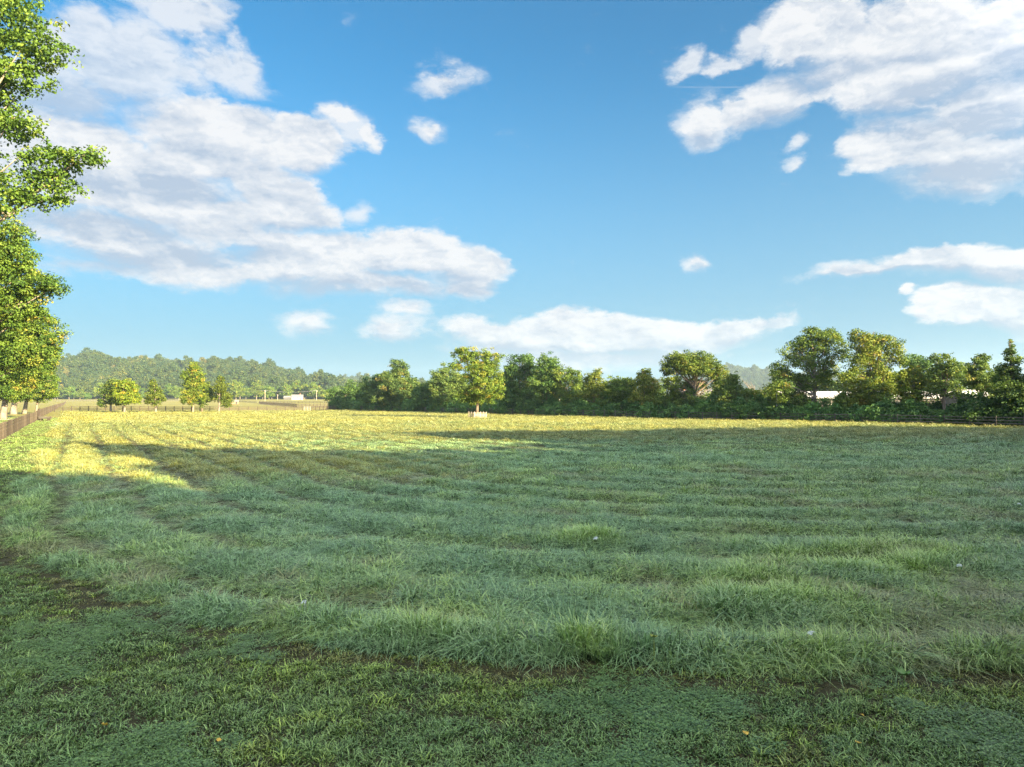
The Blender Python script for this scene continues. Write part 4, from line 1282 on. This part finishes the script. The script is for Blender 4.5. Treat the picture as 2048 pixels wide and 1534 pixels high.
def blade_clump(rng, n, radius, hmin, hmax, width, seg, lean, droop, mat, wind=(0.0, 0.0), stiff=0.0):
    """n curved, tapering blades as one mesh"""
    vs, fs, tn = [], [], []
    for i in range(n):
        a = rng.uniform(0, 2 * math.pi); r = radius * math.sqrt(rng.random())
        x0, y0 = r * math.cos(a), r * math.sin(a)
        h = rng.uniform(hmin, hmax)
        az = a + rng.normal(0, 1.0)
        ln = abs(rng.normal(lean, lean * 0.4)) * h
        dx, dy = math.cos(az) * ln + wind[0] * h, math.sin(az) * ln + wind[1] * h
        dr = droop * rng.uniform(0.4, 1.4) * (0 if rng.random() < stiff else 1)
        w = width * rng.uniform(0.7, 1.35)
        px_, py_ = -math.sin(az), math.cos(az)
        tw = rng.normal(0, 0.5)
        px_, py_ = px_ * math.cos(tw) - py_ * math.sin(tw), px_ * math.sin(tw) + py_ * math.cos(tw)
        b = len(vs)
        off = rng.normal(0, 0.26)
        for s in range(seg + 1):
            t = s / seg
            q = t * t
            z = h * (t - dr * q * t * 0.85)
            x, y = x0 + dx * q * (1 + dr * 0.7 * t), y0 + dy * q * (1 + dr * 0.7 * t)
            ww = w * (1 - t) ** 0.55 * 0.5
            if s < seg:
                vs.append((x - px_ * ww, y - py_ * ww, z)); vs.append((x + px_ * ww, y + py_ * ww, z))
            else:
                vs.append((x, y, z))
        for s in range(seg):
            if s < seg - 1:
                fs.append((b + 2 * s, b + 2 * s + 1, b + 2 * s + 3, b + 2 * s + 2))
            else:
                fs.append((b + 2 * s, b + 2 * s + 1, b + 2 * s + 2))
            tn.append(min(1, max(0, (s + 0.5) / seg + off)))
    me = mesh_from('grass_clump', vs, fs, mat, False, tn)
    return me


def clover_clump(rng, n, radius, h, leaf, mat):
    vs, fs, tn = [], [], []
    for i in range(n):
        a = rng.uniform(0, 6.28); r = radius * math.sqrt(rng.random())
        c = np.array([r * math.cos(a), r * math.sin(a), h * rng.uniform(0.4, 1.0)])
        t0 = rng.uniform(0.25, 0.85)
        for k in range(3):
            b = a + k * 2.094 + rng.normal(0, .2)
            u = np.array([math.cos(b), math.sin(b), rng.normal(0.05, .18)]) * leaf
            w = np.array([-math.sin(b), math.cos(b), rng.normal(0, .15)]) * leaf * 0.55
            k0 = len(vs)
            vs += [tuple(c), tuple(c + u * .6 + w), tuple(c + u), tuple(c + u * .6 - w)]
            fs.append((k0, k0 + 1, k0 + 2, k0 + 3)); tn.append(t0)
    return mesh_from('clover_clump', vs, fs, mat, False, tn)


EDGE = np.array([(-60, 40), (-30, 26.5), (-18, 18.6), (-11.5, 15.2), (-8.1, 12.4), (-4.5, 9.95), (-2.1, 8.95), (-0.14, 8.3), (2.8, 8.0), (6.05, 8.05), (12, 8.3), (30, 9.0), (60, 10)], float)


def field_depth(x, y):
    """> 0 inside the tall grass, < 0 on the mown strip (metres, roughly)"""
    e = np.interp(x, EDGE[:, 0], EDGE[:, 1])
    slope = np.interp(x, [-30, -12, -4, 0, 5], [0.68, 0.75, 0.85, 0.97, 1.0])
    d = (y - e) * slope + (fbm(x * 0.9, y * 0.9, 71, 3) - 0.5) * 0.55
    # strip kept short along the board fence
    s = (np.asarray(x) - FENCE_O[0]) * FENCE_N[0] + (np.asarray(y) - FENCE_O[1]) * FENCE_N[1]
    return np.minimum(d, (s - 3.0) + (fbm(x * 0.4, y * 0.4, 72, 3) - 0.5) * 2.0)


def beyond_field(x, y):
    """> 0 outside the field: behind the hedge fence or left of the board fence"""
    hd = (H_B - H_A) / np.linalg.norm(H_B - H_A)
    hn = np.array([-hd[1], hd[0]])
    if hn[1] < 0: hn = -hn
    a = (np.asarray(x) - H_A[0]) * hn[0] + (np.asarray(y) - H_A[1]) * hn[1]
    return a


def row_profile(x, y):
    """furrow mask of the old mowing rows: along the board fence on the left, bending round parallel to the mown edge"""
    x = np.asarray(x, float); y = np.asarray(y, float)
    s1 = (x + 11.5) * FENCE_N[0] + (y - 15.2) * FENCE_N[1]
    s2 = y - 8.2 + 0.02 * x
    k = 9.0
    hmix = np.clip(0.5 + 0.5 * (s2 - s1) / k, 0, 1)
    s = s2 * (1 - hmix) + s1 * hmix - k * hmix * (1 - hmix)
    wob = 0.35 + 0.65 * sstep(s1, 15, 40)
    s = s + ((fbm(x * 0.10, y * 0.10, 81, 3) - 0.5) * 2.6 + (fbm(x * 0.5, y * 0.5, 82, 3) - 0.5) * 0.9) * wob
    n = np.floor(s / 2.1)
    ph = s / 2.1 - n
    fur = np.exp(-((ph - 0.5) / 0.19) ** 2)
    along = x * FENCE_DIR[0] + y * FENCE_DIR[1] - 0.6 * x
    brk = sstep(fbm(along * 0.09, n * 3.7, 83, 3), 0.36, 0.56)
    left = 1 - sstep(s1, 20, 55)          # where the rows run towards the far fence they are plainest
    return fur * np.maximum(brk * (0.32 + 0.68 * left), 0.9 * left * sstep(s2 - s1, -4, 6))


def sample_view(rng, n, y0, y1, margin=1.22, p=1.0):
    """random ground points inside the (widened) view between two distances, denser near (p > 1 denser still)"""
    u = rng.random(n)
    k = 2 - p
    y = (y0 ** k + u * (y1 ** k - y0 ** k)) ** (1 / k) if abs(k) > 1e-6 else y0 * (y1 / y0) ** u
    x = rng.uniform(-1, 1, n) * (0.75 * margin * y + 0.8)
    return x, y


def build_grass():
    rng = seeded(2024)
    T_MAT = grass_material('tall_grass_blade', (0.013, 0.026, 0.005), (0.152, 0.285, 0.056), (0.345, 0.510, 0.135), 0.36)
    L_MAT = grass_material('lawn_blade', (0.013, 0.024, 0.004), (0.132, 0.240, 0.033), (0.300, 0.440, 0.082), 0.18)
    F_MAT = grass_material('far_grass_blade', (0.060, 0.070, 0.018), (0.210, 0.228, 0.052), (0.330, 0.330, 0.095), 0.14)  # yellower copy of the blade, sunlight put into its colour

    # ---- prototypes
    tall = [blade_clump(rng, 36, 0.17, 0.07, 0.30, 0.0145, 4, 0.85, 0.95, T_MAT, (w, v)) for w, v in ((.12, .0), (-.1, .1), (.15, -.15), (0, .1), (-.15, -.05))]
    lush = [blade_clump(rng, 34, 0.16, 0.12, 0.36, 0.018, 4, 0.42, 0.45, T_MAT) for _ in range(2)]
    stalk = [blade_clump(rng, 7, 0.12, 0.34, 0.55, 0.0055, 4, 0.20, 0.25, T_MAT, (.05, 0)) for _ in range(2)]
    sun_yellow = [blade_clump(rng, 46, 0.17, 0.12, 0.36, 0.0115, 4, 0.50, 0.65, F_MAT, (w, v)) for w, v in ((.12, .0), (-.1, .1))]
    coll_t = proto_collection('tall_clump', tall + lush + stalk + sun_yellow)
    lawn = [blade_clump(rng, 48, 0.15, 0.015, 0.058, 0.0095, 3, 0.55, 0.45, L_MAT) for _ in range(4)]
    tuft = [blade_clump(rng, 30, 0.07, 0.035, 0.095, 0.0100, 3, 0.60, 0.6, L_MAT) for _ in range(2)]
    clov = [clover_clump(rng, 90, 0.15, 0.05, 0.0105, L_MAT) for _ in range(2)]
    coll_l = proto_collection('lawn_clump', lawn + tuft + clov)
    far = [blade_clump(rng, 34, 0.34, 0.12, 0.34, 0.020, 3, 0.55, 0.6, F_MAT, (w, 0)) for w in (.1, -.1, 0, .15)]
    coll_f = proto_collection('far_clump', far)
    mid = [blade_clump(rng, 50, 0.30, 0.07, 0.30, 0.017, 3, 0.75, 0.9, T_MAT, (w, 0)) for w in (.1, -.1, 0, .12)]
    mid += [blade_clump(rng, 50, 0.30, 0.12, 0.36, 0.017, 3, 0.50, 0.6, F_MAT, (w, 0)) for w in (.1, -.1, 0, .12)]
    coll_m = proto_collection('mid_clump', mid)

    def finish(name, x, y, sc, zf, idx, hue, coll, label, tilt=0.12, sink=0.0):
        n = len(x)
        z = ground_z(x, y) - sink
        rot = np.stack([rng.normal(0, tilt, n), rng.normal(0, tilt, n), rng.uniform(0, 6.28, n)], 1)
        scl = np.stack([sc, sc, sc * zf], 1)
        scatter(name, np.stack([x, y, z], 1), rot, scl, idx, np.clip(hue, 0, 1), coll, None, label, 'grass')

    def sunlit_yellow(x, y):
        """share of straw yellow clumps, sunlight put into their colour: the outer field and the side by the board fence"""
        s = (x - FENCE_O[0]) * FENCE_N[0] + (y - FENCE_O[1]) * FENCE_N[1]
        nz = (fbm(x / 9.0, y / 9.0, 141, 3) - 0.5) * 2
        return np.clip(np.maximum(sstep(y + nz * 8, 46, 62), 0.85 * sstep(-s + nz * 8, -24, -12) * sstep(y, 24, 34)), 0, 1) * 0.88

    def field_hue(x, y):
        big = fbm(x / 7.0, y / 7.0, 101, 3)
        sm = fbm(x / 1.1, y / 1.1, 102, 3)
        h = 0.38 + 1.1 * (big - 0.5) + 1.0 * (sm - 0.5) + rng.normal(0, 0.08, len(x))
        brown = sstep(fbm(x / 1.3 + 40, y / 1.1, 103, 4), 0.57, 0.66)
        h = h + 0.48 * brown * (rng.random(len(x)) < 0.8)
        # fresh yellow green drifts
        lushm = np.maximum.reduce([
            np.exp(-(((x - 6.6) / 1.7) ** 2 + ((y - 13.4) / 0.8) ** 2)),
            np.exp(-(((x - 3.9) / 1.2) ** 2 + ((y - 11.4) / 1.1) ** 2)) * 0.8,
            np.exp(-(((x + 1.0) / 0.75) ** 2 + ((y - 9.7) / 0.7) ** 2)),
            np.exp(-(((x - 1.6) / 0.6) ** 2 + ((y - 15.5) / 0.5) ** 2)) * 0.7,
            np.exp(-(((x - 1.0) / 0.35) ** 2 + ((y - 8.6) / 0.4) ** 2)) * 0.9])
        return h, lushm, brown

    # ---- tall grass, 7 - 38 m
    x, y = sample_view(rng, 80000, 7.4, 40.0, 1.48, 1.25)
    fd = field_depth(x, y)
    fur = row_profile(x, y)
    h, lm, br = field_hue(x, y)
    lm = np.clip(lm * 1.6, 0, 1)
    keep = (fd > 0.08) & (rng.random(len(x)) > 0.88 * fur)
    x, y, fd, fur, h, lm, br = (a[keep] for a in (x, y, fd, fur, h, lm, br))
    n = len(x)
    hump = fbm(x / 1.0, y / 0.8, 111, 3)
    zf = (0.42 + 0.85 * hump) * (0.85 + 0.60 * sstep(fd, 0.0, 0.25) * (1 - 0.8 * sstep(fd, 0.4, 1.2))) * (1.1 - 0.65 * fur) * (1 + 0.3 * lm) * (1 - 0.35 * br)
    idx = rng.integers(0, 5, n)
    lu = rng.random(n) < np.clip(lm * 1.1, 0, 0.9) + 0.03 + 0.10 * (fd < 0.7)
    idx[lu] = rng.integers(5, 7, lu.sum())
    st = rng.random(n) < 0.035 * (1 + 2.0 * (fd < 2.5))
    idx[st] = rng.integers(7, 9, st.sum())
    dr = rng.random(n) < sunlit_yellow(x, y) * (1 - 0.9 * fur)
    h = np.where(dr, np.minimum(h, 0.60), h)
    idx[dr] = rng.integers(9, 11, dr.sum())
    h = h * (1 - lm) + lm * rng.normal(0.66, 0.06, n) + 0.38 * fur
    sc = (0.9 + 0.35 * rng.random(n)) * (1 + 0.35 * sstep(y, 14, 40))
    sc = sc * (1 - 0.4 * fur)
    sc = sc * (1 - 0.30 * (fd < 0.35))
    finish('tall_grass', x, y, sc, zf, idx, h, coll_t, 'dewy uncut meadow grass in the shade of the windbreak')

    # ---- middle distance, 36 - 95 m
    x, y = sample_view(rng, 52000, 36.0, 98.0, 1.34, 1.15)
    fd = field_depth(x, y); bf = beyond_field(x, y)
    fur = row_profile(x, y)
    h, lm, br = field_hue(x, y)
    keep = (fd > 0.0) & (bf < -0.5) & (rng.random(len(x)) > 0.90 * fur)
    x, y, fur, h, br = (a[keep] for a in (x, y, fur, h, br))
    n = len(x)
    rowy = 1 - sstep((x - FENCE_O[0]) * FENCE_N[0] + (y - FENCE_O[1]) * FENCE_N[1], 25, 60)
    zf = (0.05 + 0.25 * rowy + (1.50 - 0.9 * rowy) * fbm(x / 1.6, y / 1.6, 112, 3)) * (1.15 - 0.85 * fur) * (1 - 0.3 * br)
    sc = 1.0 + 0.5 * rng.random(n) + 0.5 * sstep(y, 50, 95)
    dr = rng.random(n) < sunlit_yellow(x, y) * (1 - 0.92 * fur)
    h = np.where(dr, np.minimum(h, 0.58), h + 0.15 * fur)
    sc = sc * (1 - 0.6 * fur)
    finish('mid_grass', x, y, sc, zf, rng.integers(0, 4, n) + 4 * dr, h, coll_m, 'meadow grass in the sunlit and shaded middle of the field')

    # ---- far field, 90 - 215 m
    x, y = sample_view(rng, 45000, 90.0, 215.0, 1.24, 1.2)
    fd = field_depth(x, y); bf = beyond_field(x, y)
    fur = row_profile(x, y)
    keep = (fd > 0.0) & (bf < -0.5) & (rng.random(len(x)) > 0.7 * fur) & ((y < 176) | (x > -115 + (y - 176) * 2))
    x, y, fur = (a[keep] for a in (x, y, fur))
    n = len(x)
    hh = 0.30 + 0.45 * fbm(x / 9, y / 9, 105, 4) + 0.2 * fur + rng.normal(0, .05, n)
    hh = np.minimum(np.where(rng.random(n) < .5, hh, hh - .1), 0.62)
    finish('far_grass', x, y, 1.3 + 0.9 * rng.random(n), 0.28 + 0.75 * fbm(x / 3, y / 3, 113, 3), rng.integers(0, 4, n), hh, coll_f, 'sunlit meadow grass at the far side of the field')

    # ---- mown strip in front
    x, y = sample_view(rng, 38000, 4.2, 22.0, 1.55, 1.2)
    fd = field_depth(x, y)
    bare = sstep(fbm(x / 0.55, y / 0.4, 121, 4), 0.60, 0.74)
    edge_b = np.exp(-((fd + 0.22) / 0.24) ** 2) * (0.55 + 0.45 * sstep(fbm(x / 0.8, y / 0.5, 124, 3), 0.3, 0.6))
    keep = (fd < 0.0) & (rng.random(len(x)) > 0.45 * bare) & (rng.random(len(x)) > 0.72 * edge_b)
    x, y, fd, bare, edge_b = (a[keep] for a in (x, y, fd, bare, edge_b))
    n = len(x)
    h = 0.40 + 0.75 * (fbm(x / 1.3, y / 0.9, 122, 4) - 0.5) + 0.5 * (fbm(x / 0.35, y / 0.3, 127, 3) - 0.5) + rng.normal(0, .08, n) + 0.30 * bare + 0.62 * edge_b
    idx = rng.integers(0, 4, n)
    tf = rng.random(n) < 0.22 + 0.2 * (fbm(x / 0.5, y / 0.5, 125, 2) > .55)
    idx[tf] = rng.integers(4, 6, tf.sum())
    cm = (fbm(x / 1.1 + 9, y / 0.8, 123, 3) > 0.60) & (rng.random(n) < 0.7)
    idx[cm] = rng.integers(6, 8, cm.sum())
    h[cm] = rng.normal(0.22, 0.08, cm.sum())
    zf = (0.55 + 0.9 * fbm(x / 0.35, y / 0.3, 126, 3)) * (1 - 0.35 * edge_b)
    finish('mown_grass', x, y, 0.85 + 0.4 * rng.random(n), zf, idx, h, coll_l, 'short mown grass and clover in the foreground', 0.1)

    # ---- mown strip along the board fence, seen at a grazing angle
    x, y = sample_view(rng, 60000, 20.0, 120.0, 1.2, 1.0)
    fd = field_depth(x, y)
    s = (x - FENCE_O[0]) * FENCE_N[0] + (y - FENCE_O[1]) * FENCE_N[1]
    keep = (fd < 0.1) & (s > -12)
    x, y = x[keep], y[keep]
    n = len(x)
    finish('verge_grass', x, y, 1.5 + 0.8 * rng.random(n), 0.7 + 0.5 * rng.random(n), rng.integers(0, 4, n), 0.40 + 0.25 * fbm(x / 5, y / 5, 131, 3) + rng.normal(0, .04, n), coll_l, 'short grass along the brown board fence')


build_grass()


# ------------------------------------------------------------------ small things in the grass
def build_small():
    LEAFY = plain('fallen_leaf_yellow', (0.62, 0.40, 0.06), 0.6, 0.2, 30)
    WEB, nt, N, L, P = new_mat('dewy_web')
    P.inputs['Base Color'].default_value = (0.78, 0.82, 0.84, 1); P.inputs['Roughness'].default_value = 0.6
    tr = N.new('ShaderNodeBsdfTransparent'); mx = N.new('ShaderNodeMixShader'); mx.inputs[0].default_value = 0.75
    tc = N.new('ShaderNodeTexCoord'); nn = noise_node(N, L, tc.outputs['Object'], 60, 3)
    L.new(nn, mx.inputs[0])
    L.new(tr.outputs[0], mx.inputs[1]); L.new(P.outputs[0], mx.inputs[2]); L.new(mx.outputs[0], N['Material Output'].inputs[0])
    PLANT = plain('broad_leaf', (0.10, 0.20, 0.04), 0.5, 0.25, 20)
    PLANT_Y = plain('broad_leaf_yellow', (0.26, 0.30, 0.04), 0.5, 0.25, 20)

    def leaf_shape(ln, wd, fold=0.12, curl=0.15):
        """one leaf, midrib along x, slightly folded and curled, with thickness given by its fold"""
        v, f = [], []
        prof = [0.05, 0.55, 0.95, 1.0, 0.75, 0.4, 0.02]
        for i, p in enumerate(prof):
            t = i / (len(prof) - 1)
            x = ln * t; z = curl * ln * (t - 0.5) ** 2 * 2
            v += [(x, -wd * p / 2, z + fold * wd * p), (x, 0, z), (x, wd * p / 2, z + fold * wd * p)]
        for i in range(len(prof) - 1):
            for k in range(2):
                a = 3 * i + k
                f.append((a, a + 3, a + 4, a + 1))
        return v, f

    def place_leaf(px, py, z, ln, wd, rz, label, tilt=0.2):
        p = gp(px, py, z)
        v, f = leaf_shape(ln, wd, 0.2, 0.5)
        root = link(bpy.data.objects.new('fallen_leaf', mesh_from('fallen_leaf', v, f, LEAFY, True)))
        root.location = p; root.rotation_euler = (tilt, tilt * 0.6, rz)
        tag(root, label, 'leaf', 'yellow leaves fallen on the mown grass')
    place_leaf(212, 1452, 0.075, 0.12, 0.065, 2.4, 'bright yellow curled leaf, largest, lying on the mown grass at lower left', 0.45)
    place_leaf(1485, 1468, 0.07, 0.07, 0.06, 0.4, 'yellow leaf on the mown grass nearer the middle of the two at lower right')
    place_leaf(1722, 1490, 0.07, 0.075, 0.06, 1.8, 'yellow leaf lying closest to the picture bottom at lower right')
    place_leaf(1724, 1432, 0.07, 0.045, 0.04, 1.0, 'tiny orange yellow leaf in the mown grass above the other yellow leaves')
    place_leaf(432, 1481, 0.07, 0.05, 0.05, 0.2, 'small greenish yellow leaf right of the bright curled leaf')

    def web(px, py, z, w, label):
        p = gp(px, py, z)
        n = 5; v, f = [], []
        for i in range(n + 1):
            for j in range(n + 1):
                u, q = i / n - .5, j / n - .5
                v.append((u * w * (1 + 0.3 * q), q * w * 0.8, 0.22 * w * (1 - 4 * (u * u + q * q)) + 0.06 * w * math.sin(9 * u + 5 * q)))
        for i in range(n):
            for j in range(n):
                a = i * (n + 1) + j
                f.append((a, a + 1, a + n + 2, a + n + 1))
        o = link(bpy.data.objects.new('spider_web', mesh_from('spider_web', v, f, WEB, True)))
        o.location = p; o.rotation_euler = (0.3, 0.1, px * 0.7)
        tag(o, label, 'web', 'dewy webs spun on the grass')
    web(608, 1203, 0.30, 0.10, 'white dewy web on the tall grass at left of the meadow edge')
    web(1621, 1265, 0.30, 0.10, 'white dewy web on the tall grass, nearest to the mown edge')
    web(1918, 1130, 0.30, 0.10, 'white dewy web farther out at the right side of the meadow')
    web(1191, 1076, 0.34, 0.12, 'white dewy web beside the green tussock in mid meadow')
    web(2039, 1008, 0.32, 0.13, 'small white dewy web farthest out at the right picture edge')

    def plant(px, py, z, leaves, ln, wd, mat, label, stem=0.0):
        p = gp(px, py, z)
        root = empty('broad_leaf_plant', (p[0], p[1], 0)); tag(root, label, 'plant')
        for k in range(leaves):
            v, f = leaf_shape(ln * (0.8 + 0.3 * ((k * 7) % 3) / 2), wd, 0.15, 0.35)
            o = link(bpy.data.objects.new('leaf', mesh_from('leaf', v, f, mat, True)), root)
            o.location = (0, 0, z); o.rotation_euler = (0, -0.35 - 0.12 * (k % 3), k * 6.283 / leaves + 0.3)
        MB().tube([(0, 0, -0.02), (0, 0, z)], [0.006, 0.004], 5).build('stem', mat, root)
    plant(1808, 1352, 0.10, 6, 0.13, 0.065, PLANT, 'broad leaved weed rosette on the brown strip before the tall grass')
    plant(1308, 1276, 0.34, 3, 0.07, 0.06, PLANT_Y, 'round yellow green weed leaf standing above the meadow edge')


build_small()


# ------------------------------------------------------------------ morning haze
def build_haze():
    x0, x1, y0, y1, z0, z1 = -3600, 3600, -600, 3300, -1.0 + min(0.0, -0.5), 150.0
    o = MB().box(((x0 + x1) / 2, (y0 + y1) / 2, (z0 + z1) / 2), (x1 - x0, y1 - y0, z1 - z0)).build('haze', None)
    m = bpy.data.materials.new('morning_haze'); m.use_nodes = True
    N, L = m.node_tree.nodes, m.node_tree.links
    N.remove(N['Principled BSDF'])
    pv = N.new('ShaderNodeVolumePrincipled')
    pv.inputs['Color'].default_value = (0.58, 0.80, 1.0, 1)
    pv.inputs['Density'].default_value = HAZE
    pv.inputs['Anisotropy'].default_value = 0.2
    L.new(pv.outputs[0], N['Material Output'].inputs['Volume'])
    o.data.materials.append(m)
    tag(o, 'thin pale morning haze over the whole valley', 'haze', kind='stuff')


HAZE = 0.00015
build_haze()
